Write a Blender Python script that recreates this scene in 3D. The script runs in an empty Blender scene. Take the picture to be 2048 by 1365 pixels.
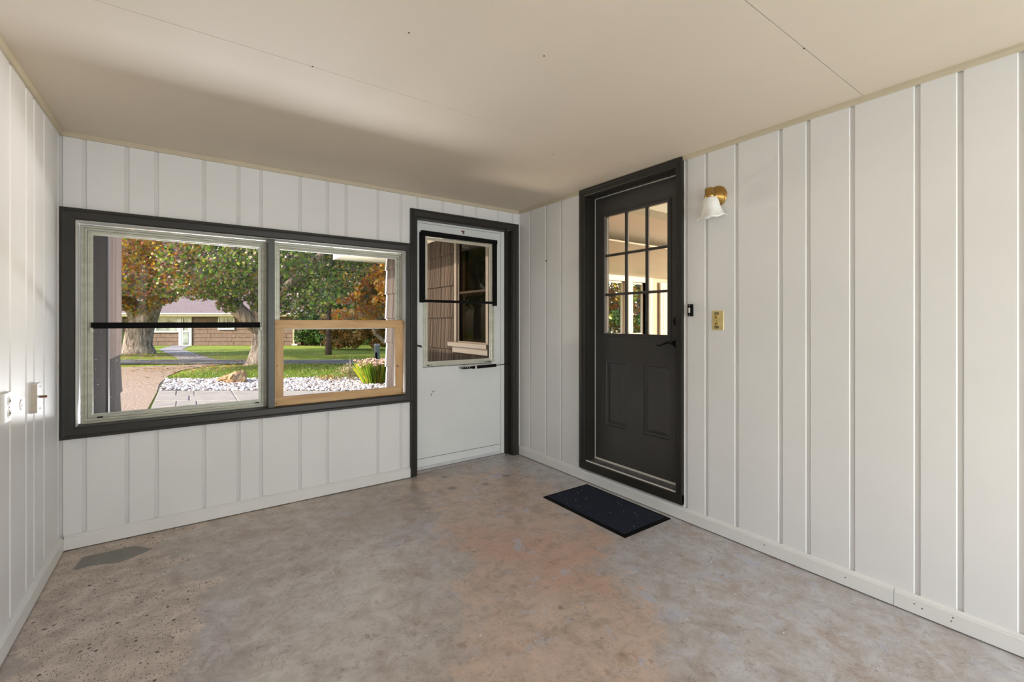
import bpy, bmesh, math, random
import numpy as np
from mathutils import Vector, Matrix
random.seed(7); rng = np.random.default_rng(11)
SC = bpy.context.scene
COL = SC.collection
PI = math.pi

# ------------------------------------------------------------------ camera
CX, CY, CH = -2.5437, -3.4390, 1.259
TH = math.radians(35.568)
cam_d = bpy.data.cameras.new('camera'); cam = bpy.data.objects.new('camera', cam_d); COL.objects.link(cam)
cam.location = (CX, CY, CH); cam.rotation_euler = (PI/2, 0, -TH)
cam_d.sensor_width = 36; cam_d.lens = 902/2048*36; cam_d.shift_y = -39.5/2048; cam_d.clip_start = 0.02; cam_d.clip_end = 400
SC.camera = cam

# ------------------------------------------------------------------ world, sun, fill lamps
SKY_STRENGTH = 0.62; SUN_STRENGTH = 7.4; EXPOSURE = -0.24
world = bpy.data.worlds.new('sky'); SC.world = world; world.use_nodes = True
wn = world.node_tree.nodes; wl = world.node_tree.links
sky = wn.new('ShaderNodeTexSky'); sky.sky_type = 'NISHITA'; sky.sun_disc = False
sky.sun_elevation = math.radians(30); sky.sun_rotation = math.radians(-100); sky.air_density = 1.0; sky.dust_density = 1.6; sky.ozone_density = 1.0
wn['Background'].inputs[1].default_value = SKY_STRENGTH
wl.new(sky.outputs[0], wn['Background'].inputs[0])
def sun_lamp():
    d = bpy.data.lights.new('sun', 'SUN'); d.energy = SUN_STRENGTH; d.angle = math.radians(0.6); d.color = (1.0, .93, .82)
    o = bpy.data.objects.new('sun', d); COL.objects.link(o)
    e = math.radians(29); v = Vector((.998*math.cos(e), -.063*math.cos(e), -math.sin(e)))
    o.rotation_euler = v.to_track_quat('-Z', 'Y').to_euler(); o.location = (-10, 3, 8)
sun_lamp()
def area(name, loc, direction, sx, sy, power, color=(1, 1, 1)):
    d = bpy.data.lights.new(name, 'AREA'); d.shape = 'RECTANGLE'; d.size = sx; d.size_y = sy; d.energy = power; d.color = color
    o = bpy.data.objects.new(name, d); COL.objects.link(o); o.location = loc
    o.rotation_euler = Vector(direction).to_track_quat('-Z', 'Z').to_euler(); return o
# added fill lamps imitating daylight from porch openings, sunlit patio and the room beyond
area('fill_side_opening', (-3.128, -5.12, 1.38), (1, 0, -0.04), 1.42, 1.5, 25, (.90, .955, 1.0))
area('fill_rear_opening', (-.64, -5.98, .76), (0, 1, .50), 1.08, .96, 84, (.90, .955, 1.0))
area('fill_patio_bounce', (-1.6, 3.85, .02), (0, -.64, .77), 2.4, .6, 200, (.97, .975, 1.0)).data.spread = math.radians(112)  # lamp laid low outside the window, imitates bounce off the patio
area('fill_room_beyond', (8.85, -2.75, 1.5), (-1, .25, 0.40), 2.3, 1.6, 1150, (1.0, .90, .74))  # unseen lamp added to brighten the room ceiling
SC.view_settings.view_transform = 'Standard'; SC.view_settings.look = 'None'
SC.view_settings.exposure = EXPOSURE; SC.view_settings.gamma = 1.0; SC.view_settings.use_curve_mapping = False
SC.cycles.max_bounces = 10; SC.cycles.diffuse_bounces = 5; SC.cycles.transparent_max_bounces = 24
SC.cycles.use_denoising = True; SC.cycles.use_adaptive_sampling = True; SC.cycles.adaptive_threshold = 0.02
SC.cycles.sample_clamp_indirect = 6.0

# ------------------------------------------------------------------ helpers
def S(u, t, z=None):
    """street frame (u along the street, t away from the house) -> world"""
    x = CX + u*math.cos(TH) + t*math.sin(TH); y = CY - u*math.sin(TH) + t*math.cos(TH)
    return Vector((x, y, gz(t) if z is None else z))
def gz(t): return -0.1 - 0.0188*max(0.0, t-9)
def tag(o, label=None, cat=None, group=None, kind=None):
    if label: o['label'] = label
    if cat: o['category'] = cat
    if group: o['group'] = group
    if kind: o['kind'] = kind
    return o
def empty(name, loc=(0, 0, 0), label=None, cat=None, group=None, kind=None):
    o = bpy.data.objects.new(name, None); COL.objects.link(o); o.location = loc; o.empty_display_size = .1
    return tag(o, label, cat, group, kind)
class MB:
    def __init__(s): s.v = []; s.f = []
    def add(s, vs, fs):
        b = len(s.v); s.v += [tuple(p) for p in vs]; s.f += [tuple(i+b for i in f) for f in fs]; return s
    def box(s, x0, x1, y0, y1, z0, z1):
        return s.add([(x0,y0,z0),(x1,y0,z0),(x1,y1,z0),(x0,y1,z0),(x0,y0,z1),(x1,y0,z1),(x1,y1,z1),(x0,y1,z1)],
                     [(0,3,2,1),(4,5,6,7),(0,1,5,4),(1,2,6,5),(2,3,7,6),(3,0,4,7)])
    def prism(s, base, vec):
        n = len(base); vs = [Vector(p) for p in base]; vs += [p + Vector(vec) for p in vs]
        fs = [tuple(range(n)), tuple(range(2*n-1, n-1, -1))] + [(i, (i+1) % n, (i+1) % n+n, i+n) for i in range(n)]
        return s.add(vs, fs)
    def lathe(s, prof, n=24, M=None, wob=None):
        vs = []; fs = []; m = len(prof)
        for i in range(n):
            a = 2*PI*i/n
            for j, (r, z) in enumerate(prof):
                k = wob(a, j) if wob else (1, 0)
                p = Vector((r*k[0]*math.cos(a), r*k[0]*math.sin(a), z+k[1])); vs.append(M @ p if M else p)
        for i in range(n):
            i2 = (i+1) % n
            for j in range(m-1): fs.append((i*m+j, i2*m+j, i2*m+j+1, i*m+j+1))
        return s.add(vs, fs)
    def cyl(s, p0, p1, r0, r1=None, n=12):
        p0 = Vector(p0); p1 = Vector(p1); r1 = r0 if r1 is None else r1
        q = (p1-p0).to_track_quat('Z', 'Y').to_matrix()
        vs = [p0 + q @ Vector((r0*math.cos(2*PI*i/n), r0*math.sin(2*PI*i/n), 0)) for i in range(n)]
        vs += [p1 + q @ Vector((r1*math.cos(2*PI*i/n), r1*math.sin(2*PI*i/n), 0)) for i in range(n)]
        return s.add(vs, [tuple(range(n-1, -1, -1)), tuple(range(n, 2*n))] + [(i, (i+1) % n, (i+1) % n+n, i+n) for i in range(n)])
    def tube(s, pts, rs, n=10, jit=0.0, lobes=0):
        pts = [Vector(p) for p in pts]; vs = []; fs = []; q = pd = None
        for k, p in enumerate(pts):
            d = (pts[min(k+1, len(pts)-1)] - pts[max(k-1, 0)]).normalized()
            q = d.to_track_quat('Z', 'Y').to_matrix() if q is None else pd.rotation_difference(d).to_matrix() @ q
            pd = d
            for i in range(n):
                a = 2*PI*i/n; r = rs[k]*(1 + random.uniform(-jit, jit) + (0.10*math.sin(lobes*a+k*.3) if lobes else 0))
                vs.append(p + q @ Vector((r*math.cos(a), r*math.sin(a), 0)))
        for k in range(len(pts)-1):
            for i in range(n): fs.append((k*n+i, k*n+(i+1) % n, (k+1)*n+(i+1) % n, (k+1)*n+i))
        fs += [tuple(range(n-1, -1, -1)), tuple((len(pts)-1)*n+i for i in range(n))]
        return s.add(vs, fs)
    def build(s, name, m, parent=None, smooth=False, bevel=0):
        me = bpy.data.meshes.new(name); me.from_pydata(s.v, [], s.f)
        bm = bmesh.new(); bm.from_mesh(me); bmesh.ops.recalc_face_normals(bm, faces=bm.faces)
        if bevel:
            bmesh.ops.bevel(bm, geom=[e for e in bm.edges if e.calc_face_angle(0) > .6], offset=bevel, segments=2, profile=.6, affect='EDGES')
        bm.to_mesh(me); bm.free()
        if smooth:
            for p in me.polygons: p.use_smooth = True
        return link(name, me, m, parent)
def link(name, me, m, parent=None):
    if m: me.materials.append(m)
    o = bpy.data.objects.new(name, me); COL.objects.link(o)
    if parent is not None:
        o.parent = parent; o.matrix_parent_inverse = Matrix.Translation(-Vector(world_loc(parent)))
    return o
def world_loc(o):
    return o.matrix_parent_inverse.to_translation() + o.location + (Vector(world_loc(o.parent)) if o.parent else Vector()) if o.parent else o.location
def plane_back(y): return lambda u, v, d: (u, y-d, v)          # looks towards -y
def plane_right(x): return lambda u, v, d: (x-d, u, v)         # looks towards -x
def plane_left(x): return lambda u, v, d: (x+d, u, v)          # looks towards +x
def pbox(P, u0, u1, v0, v1, d0, d1, mb=None):
    mb = mb or MB()
    return mb.add([P(u0,v0,d0),P(u1,v0,d0),P(u1,v1,d0),P(u0,v1,d0),P(u0,v0,d1),P(u1,v0,d1),P(u1,v1,d1),P(u0,v1,d1)],
                  [(0,3,2,1),(4,5,6,7),(0,1,5,4),(1,2,6,5),(2,3,7,6),(3,0,4,7)])
def sweep_side(P, u0, v0, u1, v1, prof, side, mb=None):
    """one mitred side of a moulding round the rectangle; prof = closed list of (outward, proud)"""
    mb = mb or MB(); a = []; b = []
    for w, d in prof:
        U0, U1, V0, V1 = u0-w, u1+w, v0-w, v1+w
        pa, pb = {'L': ((U0, V0), (U0, V1)), 'R': ((U1, V0), (U1, V1)), 'T': ((U0, V1), (U1, V1)), 'B': ((U0, V0), (U1, V0))}[side]
        a.append(P(*pa, d)); b.append(P(*pb, d))
    n = len(prof)
    return mb.add(a+b, [tuple(range(n)), tuple(range(2*n-1, n-1, -1))] + [(i, (i+1) % n, (i+1) % n+n, i+n) for i in range(n)])
def moulding(name, P, rect, prof, m, parent, sides='LRTB', merged=False):
    if merged:
        mb = MB()
        for s_ in sides: sweep_side(P, *rect, prof, s_, mb)
        return mb.build(name, m, parent)
    return [sweep_side(P, *rect, prof, s_).build(name, m, parent) for s_ in sides]
def revolve_axis(axis, loc):
    q = Vector(axis).to_track_quat('Z', 'Y').to_matrix().to_4x4()
    return Matrix.Translation(loc) @ q

# ------------------------------------------------------------------ materials
def new_mat(name):
    m = bpy.data.materials.new(name); m.use_nodes = True
    nt = m.node_tree; b = nt.nodes['Principled BSDF']; return m, nt, b
def node(nt, t, **kw):
    n = nt.nodes.new(t)
    for k, v in kw.items():
        if k.startswith('_'): setattr(n, k[1:], v)
        else:
            key = int(k[1:]) if k[0] == 'i' and k[1:].isdigit() else k
            n.inputs[key].default_value = v
    return n
def coords(nt, scale=(1, 1, 1), rot=(0, 0, 0)):
    tc = nt.nodes.new('ShaderNodeTexCoord'); mp = nt.nodes.new('ShaderNodeMapping')
    mp.inputs['Scale'].default_value = scale; mp.inputs['Rotation'].default_value = rot
    nt.links.new(tc.outputs['Object'], mp.inputs['Vector']); return mp.outputs[0]
def noise(nt, vec, scale, detail=4, rough=.55, dist=0):
    n = nt.nodes.new('ShaderNodeTexNoise'); n.inputs['Scale'].default_value = scale; n.inputs['Detail'].default_value = detail
    n.inputs['Roughness'].default_value = rough; n.inputs['Distortion'].default_value = dist
    nt.links.new(vec, n.inputs['Vector']); return n.outputs['Fac']
def ramp(nt, fac, stops, interp='LINEAR'):
    r = nt.nodes.new('ShaderNodeValToRGB'); r.color_ramp.interpolation = interp
    while len(r.color_ramp.elements) < len(stops): r.color_ramp.elements.new(.5)
    for e, (p, c) in zip(r.color_ramp.elements, stops):
        e.position = p; e.color = (*c, 1) if len(c) == 3 else c
    nt.links.new(fac, r.inputs[0]); return r.outputs[0]
def mixc(nt, fac, a, b, mode='MIX'):
    n = nt.nodes.new('ShaderNodeMix'); n.data_type = 'RGBA'; n.blend_type = mode
    for sock, val in ((0, fac), (6, a), (7, b)):
        if hasattr(val, 'links'): nt.links.new(val, n.inputs[sock])
        elif isinstance(val, (tuple, list)): n.inputs[sock].default_value = (*val[:3], 1)
        else: n.inputs[sock].default_value = val
    return n.outputs[2]
def mth(nt, op, a, b=0.0, clamp=False):
    n = nt.nodes.new('ShaderNodeMath'); n.operation = op; n.use_clamp = clamp
    for i, val in enumerate((a, b)):
        if hasattr(val, 'links'): nt.links.new(val, n.inputs[i])
        else: n.inputs[i].default_value = val
    return n.outputs[0]
def bump(nt, b, h, strength, dist=.01):
    n = nt.nodes.new('ShaderNodeBump'); n.inputs['Strength'].default_value = strength; n.inputs['Distance'].default_value = dist
    nt.links.new(h, n.inputs['Height']); nt.links.new(n.outputs[0], b.inputs['Normal'])
def paint(name, c, rough=.5, var=.03, vscale=3.0, bscale=120, bstr=.05, metal=0, stretch=(1, 1, 1), spec=.5, dirt=0):
    m, nt, b = new_mat(name); v = coords(nt, stretch)
    n1 = noise(nt, v, vscale, 5)
    lo = tuple(max(0, x*(1-var*2)) for x in c); hi = tuple(min(1, x*(1+var)) for x in c)
    col = ramp(nt, n1, [(.3, lo), (.7, hi)])
    if dirt:
        n2 = noise(nt, coords(nt, (3, 3, 12)), 9, 8, .7)
        col = mixc(nt, ramp(nt, n2, [(.62, (0, 0, 0)), (.75, (dirt, dirt, dirt))]), col, tuple(x*.45 for x in c))
    nt.links.new(col, b.inputs['Base Color'])
    b.inputs['Roughness'].default_value = rough; b.inputs['Metallic'].default_value = metal; b.inputs['Specular IOR Level'].default_value = spec
    if bstr: bump(nt, b, noise(nt, v, bscale, 3), bstr, .004)
    return m
def glass(name, tint=(1, 1, 1), ior=1.45, rough=0.0, specks=False, dim=1.0):
    m = bpy.data.materials.new(name); m.use_nodes = True; nt = m.node_tree; nt.nodes.clear()
    out = nt.nodes.new('ShaderNodeOutputMaterial'); tr = nt.nodes.new('ShaderNodeBsdfTransparent'); tr.inputs[0].default_value = (*[x*dim for x in tint], 1)
    gl = nt.nodes.new('ShaderNodeBsdfGlossy'); gl.inputs['Roughness'].default_value = rough
    ge = nt.nodes.new('ShaderNodeNewGeometry'); dt = nt.nodes.new('ShaderNodeVectorMath'); dt.operation = 'DOT_PRODUCT'
    nt.links.new(ge.outputs['Normal'], dt.inputs[0]); nt.links.new(ge.outputs['Incoming'], dt.inputs[1])
    f0 = ((ior-1)/(ior+1))**2
    fr = mth(nt, 'ADD', f0, mth(nt, 'MULTIPLY', mth(nt, 'POWER', mth(nt, 'SUBTRACT', 1.0, mth(nt, 'ABSOLUTE', dt.outputs['Value']), True), 5.0), 1-f0))
    mx = nt.nodes.new('ShaderNodeMixShader'); nt.links.new(fr, mx.inputs[0]); nt.links.new(tr.outputs[0], mx.inputs[1]); nt.links.new(gl.outputs[0], mx.inputs[2])
    last = mx.outputs[0]
    if specks:
        v = coords(nt); n = noise(nt, v, 130, 2, .4); f = ramp(nt, n, [(.735, (0, 0, 0)), (.765, (.6, .6, .6))])
        df = nt.nodes.new('ShaderNodeBsdfTranslucent'); df.inputs[0].default_value = (.85, .83, .78, 1)
        m2 = nt.nodes.new('ShaderNodeMixShader'); nt.links.new(f, m2.inputs[0]); nt.links.new(last, m2.inputs[1]); nt.links.new(df.outputs[0], m2.inputs[2]); last = m2.outputs[0]
    nt.links.new(last, out.inputs[0]); return m

M = {}
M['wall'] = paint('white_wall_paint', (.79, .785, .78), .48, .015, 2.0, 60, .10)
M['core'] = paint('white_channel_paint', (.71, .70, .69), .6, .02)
M['base'] = paint('white_baseboard_paint', (.79, .785, .765), .42, .02, 4, 50, .10)
M['ceil'] = paint('tan_ceiling_paint', (.69, .60, .48), .6, .015, 1.5, 200, .04)
M['crown'] = paint('tan_trim_paint', (.56, .485, .35), .5, .03)
M['gap'] = paint('dark_joint', (.09, .08, .065), .9, .1)
M['dark'] = paint('charcoal_trim_paint', (.027, .0245, .020), .40, .06, 6, 80, .08, spec=.35)
M['door'] = paint('charcoal_door_paint', (.055, .053, .050), .36, .04, 5, 90, .04, spec=.5)
M['storm'] = paint('cool_white_door_paint', (.76, .78, .77), .4, .02, 3, 60, .08, dirt=.35)
M['alu'] = paint('mill_aluminium', (.60, .595, .50), .42, .08, 8, 60, .05, metal=.25, stretch=(1, 1, 4), dirt=.3)
M['alu_beige'] = paint('beige_vinyl', (.62, .56, .45), .5, .04)
M['black'] = paint('black_rubber', (.006, .006, .006), .7, .1, bstr=0, spec=.12)
M['jamb'] = paint('white_jamb_paint', (.84, .83, .81), .4, .02)
M['weather'] = paint('white_weatherstrip', (.78, .74, .66), .5, .02)
M['sillmetal'] = paint('worn_threshold_metal', (.17, .165, .16), .4, .25, 12, 80, .1, dirt=.6)
M['brass'] = paint('antique_brass', (.50, .31, .10), .30, .12, 14, 0, 0, metal=1)
M['brassplate'] = paint('polished_brass', (.70, .57, .25), .35, .06, 20, 0, 0, metal=.2)
M['blackmetal'] = paint('black_bronze_hardware', (.012, .012, .012), .22, .1, bstr=0, metal=.6)
M['button'] = paint('white_button', (.85, .84, .8), .4, .02, bstr=0)
M['plasticwhite'] = paint('white_plastic', (.82, .80, .76), .4, .02, bstr=0)
M['outlet_tan'] = paint('tan_outlet_face', (.42, .36, .28), .5, .02, bstr=0)
M['rust'] = paint('rusty_bolt', (.22, .09, .04), .6, .3, 80, 200, .3)
M['bwood'] = paint('painted_block_side', (.55, .48, .40), .6, .08)
M['mull'] = paint('grey_green_mullion_paint', (.085, .09, .085), .42, .05)
M['glass'] = glass('clear_glass', ior=1.2); M['glass_dirty'] = glass('speckled_glass', ior=1.2, specks=True); M['glass_storm'] = glass('storm_glass', (.93, .88, .80), ior=1.2, dim=.9)
M['roomwall'] = paint('beige_room_paint', (.66, .60, .50), .6, .01)
M['roomceil'] = paint('cream_room_ceiling', (.82, .76, .66), .6, .01)
M['roomtrim'] = paint('white_room_trim', (.84, .82, .77), .4, .01)
M['beam'] = paint('pale_green_beam', (.62, .64, .55), .5, .01)
M['woodfloor'] = paint('brown_room_floor', (.28, .17, .09), .4, .1)
M['dark_backing'] = paint('dark_backing_paint', (.06, .04, .028), .8, .1)
M['screen'] = glass('insect_screen', (.55, .50, .44), 1.05, dim=.8)
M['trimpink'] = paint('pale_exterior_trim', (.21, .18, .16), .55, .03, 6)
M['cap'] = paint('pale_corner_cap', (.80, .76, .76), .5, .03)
M['soffit'] = paint('cream_soffit', (.72, .66, .52), .5, .03)
M['exdark'] = paint('weathered_brown_board', (.050, .038, .030), .9, .15, 14, 60, .3, stretch=(1, 1, .1), spec=.03)
M['asphalt'] = paint('grey_street', (.16, .15, .155), .9, .12, 5, 200, .3)
M['kerb'] = paint('concrete_kerb', (.36, .32, .31), .85, .1, 8, 100, .2)
M['terrapot'] = paint('red_planter', (.5, .05, .03), .5, .1)
M['nglass'] = paint('pale_reflecting_glass', (.25, .30, .27), .15, .5, 1.5, 0, 0)
M['nwhite'] = paint('neighbour_white_trim', (.60, .59, .54), .5, .02)
M['nfascia'] = paint('neighbour_yellow_fascia', (.42, .36, .22), .5, .04)
M['signmat'] = paint('grey_green_post', (.16, .19, .17), .5, .25, 20)

def siding_mat(name, c, line=.35):
    m, nt, b = new_mat(name)
    v = coords(nt, (.0, 1, .006)); n1 = noise(nt, v, 48, 3, .7); n2 = noise(nt, coords(nt, (1, 1, .5)), 3, 3)
    col = ramp(nt, n1, [(.40, tuple(x*line for x in c)), (.5, c), (.60, tuple(min(1, x*2.0) for x in c))])
    col = mixc(nt, .25, col, ramp(nt, n2, [(.3, tuple(x*.7 for x in c)), (.7, tuple(x*1.25 for x in c))]))
    nt.links.new(col, b.inputs['Base Color']); b.inputs['Roughness'].default_value = .95; b.inputs['Specular IOR Level'].default_value = .05
    bump(nt, b, n1, .8, .008); return m
M['siding'] = siding_mat('striated_brown_shingle', (.062, .049, .041))
M['siding_pink'] = siding_mat('striated_tan_panel', (.20, .145, .115), .7)
def wood_mat(name, st):
    m, nt, b = new_mat(name)
    w = noise(nt, coords(nt, st), 14, 5, .6, .6); w2 = noise(nt, coords(nt, tuple(x*3 for x in st)), 30, 4, .6)
    col = ramp(nt, w, [(.32, (.50, .27, .10)), (.5, (.64, .39, .17)), (.70, (.74, .50, .25))])
    col = mixc(nt, ramp(nt, w2, [(.55, (0, 0, 0)), (.7, (.4, .4, .4))]), col, (.40, .20, .07))
    vo = node(nt, 'ShaderNodeTexVoronoi', Scale=4.2); nt.links.new(coords(nt, (1, 1, 1.3)), vo.inputs['Vector'])
    col = mixc(nt, ramp(nt, vo.outputs['Distance'], [(.02, (1, 1, 1)), (.075, (0, 0, 0))]), col, (.13, .04, .012))
    nt.links.new(col, b.inputs['Base Color']); b.inputs['Roughness'].default_value = .5; return m
M['cedar'] = wood_mat('fresh_cedar_rail', (.12, 1, 1)); M['cedar_v'] = wood_mat('fresh_cedar_stile', (1, 1, .12))
def shade_mat():
    m, nt, b = new_mat('alabaster_glass_shade'); n = noise(nt, coords(nt), 22, 4, .6, 1.0)
    nt.links.new(ramp(nt, n, [(.3, (.80, .78, .74)), (.7, (.93, .92, .90))]), b.inputs['Base Color'])
    b.inputs['Roughness'].default_value = .25; b.inputs['Subsurface Weight'].default_value = .35
    b.inputs['Subsurface Radius'].default_value = (.02, .02, .02); return m
M['shade'] = shade_mat()
def bark_mat(name, lo, hi):
    m, nt, b = new_mat(name); v = coords(nt, (1, 1, .22)); n1 = noise(nt, v, 9, 8, .7, .6)
    nt.links.new(ramp(nt, n1, [(.35, lo), (.6, hi)]), b.inputs['Base Color']); b.inputs['Roughness'].default_value = .95
    bump(nt, b, n1, 1.0, .08); return m
M['bark'] = bark_mat('grey_brown_bark', (.07, .045, .03), (.52, .42, .35))
M['bark_dark'] = bark_mat('dark_bark', (.03, .02, .018), (.16, .11, .09))
def leaf_mat():
    m = bpy.data.materials.new('leaf'); m.use_nodes = True; nt = m.node_tree; nt.nodes.clear()
    out = nt.nodes.new('ShaderNodeOutputMaterial'); at = nt.nodes.new('ShaderNodeAttribute'); at.attribute_name = 'leafcol'
    d = nt.nodes.new('ShaderNodeBsdfPrincipled'); d.inputs['Roughness'].default_value = .38; d.inputs['Specular IOR Level'].default_value = .55
    t = nt.nodes.new('ShaderNodeBsdfTranslucent'); mx = nt.nodes.new('ShaderNodeMixShader'); mx.inputs[0].default_value = .35
    nt.links.new(at.outputs['Color'], d.inputs['Base Color']); nt.links.new(at.outputs['Color'], t.inputs[0])
    nt.links.new(d.outputs[0], mx.inputs[1]); nt.links.new(t.outputs[0], mx.inputs[2]); nt.links.new(mx.outputs[0], out.inputs[0]); return m
M['leaf'] = leaf_mat()
def attr_mat(name, rough=.7):
    m, nt, b = new_mat(name); at = nt.nodes.new('ShaderNodeAttribute'); at.attribute_name = 'leafcol'
    nt.links.new(at.outputs['Color'], b.inputs['Base Color']); b.inputs['Roughness'].default_value = rough; return m
M['stone'] = attr_mat('river_stone'); M['petal'] = attr_mat('dried_flower_head', .9)
def grass_mat():
    m, nt, b = new_mat('lawn_grass'); v = coords(nt); n1 = noise(nt, v, 30, 6, .7); n2 = noise(nt, v, .8, 4, .6); n3 = noise(nt, v, 7, 4, .7)
    c = ramp(nt, n1, [(.3, (.10, .16, .02)), (.55, (.27, .35, .05)), (.75, (.46, .46, .12))])
    c = mixc(nt, ramp(nt, n2, [(.4, (0, 0, 0)), (.65, (.5, .5, .5))]), c, (.33, .30, .07))
    c = mixc(nt, ramp(nt, n3, [(.60, (0, 0, 0)), (.68, (.75, .75, .75))]), c, (.30, .19, .09))
    nt.links.new(c, b.inputs['Base Color']); b.inputs['Roughness'].default_value = .95; b.inputs['Specular IOR Level'].default_value = .08; bump(nt, b, n1, .5, .03); return m
M['grass'] = grass_mat()
def drive_mat():
    m, nt, b = new_mat('exposed_aggregate_driveway'); v = coords(nt); n1 = noise(nt, v, 34, 3, .75); n2 = noise(nt, v, 1.2, 3)
    c = ramp(nt, n1, [(.36, (.13, .075, .05)), (.5, (.36, .25, .17)), (.64, (.60, .46, .34))])
    c = mixc(nt, ramp(nt, n2, [(.35, (0, 0, 0)), (.7, (.3, .3, .3))]), c, (.30, .24, .20))
    nt.links.new(c, b.inputs['Base Color']); b.inputs['Roughness'].default_value = .9; bump(nt, b, n1, .5, .01); return m
M['drive'] = drive_mat()
M['flag'] = paint('grey_flagstone', (.36, .315, .27), .8, .10, 5, 30, .4)
def carpet_mat():
    m, nt, b = new_mat('navy_ribbed_carpet'); v = coords(nt); n = noise(nt, v, 420, 3, .8); n2 = noise(nt, v, 160, 2, .5)
    c = ramp(nt, n, [(.35, (.004, .006, .016)), (.55, (.018, .023, .050)), (.68, (.08, .09, .13))])
    c = mixc(nt, ramp(nt, n2, [(.74, (0, 0, 0)), (.77, (1, 1, 1))]), c, (.45, .42, .38))
    nt.links.new(c, b.inputs['Base Color']); b.inputs['Roughness'].default_value = .95; bump(nt, b, n, 1, .006); return m
M['carpet'] = carpet_mat()
def roof_mat():
    m, nt, b = new_mat('mauve_roof_shingles'); v = coords(nt); n = noise(nt, v, 9, 4, .7)
    nt.links.new(ramp(nt, n, [(.3, (.12, .088, .088)), (.7, (.22, .165, .165))]), b.inputs['Base Color']); b.inputs['Roughness'].default_value = .9; return m
M['roof'] = roof_mat()
def nsiding_mat():
    m, nt, b = new_mat('neighbour_brown_siding'); n = noise(nt, coords(nt, (1, 1, .6)), 6, 5, .7)
    nt.links.new(ramp(nt, n, [(.3, (.10, .062, .042)), (.7, (.20, .13, .09))]), b.inputs['Base Color']); b.inputs['Roughness'].default_value = .85; return m
M['nsiding'] = nsiding_mat()

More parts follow.
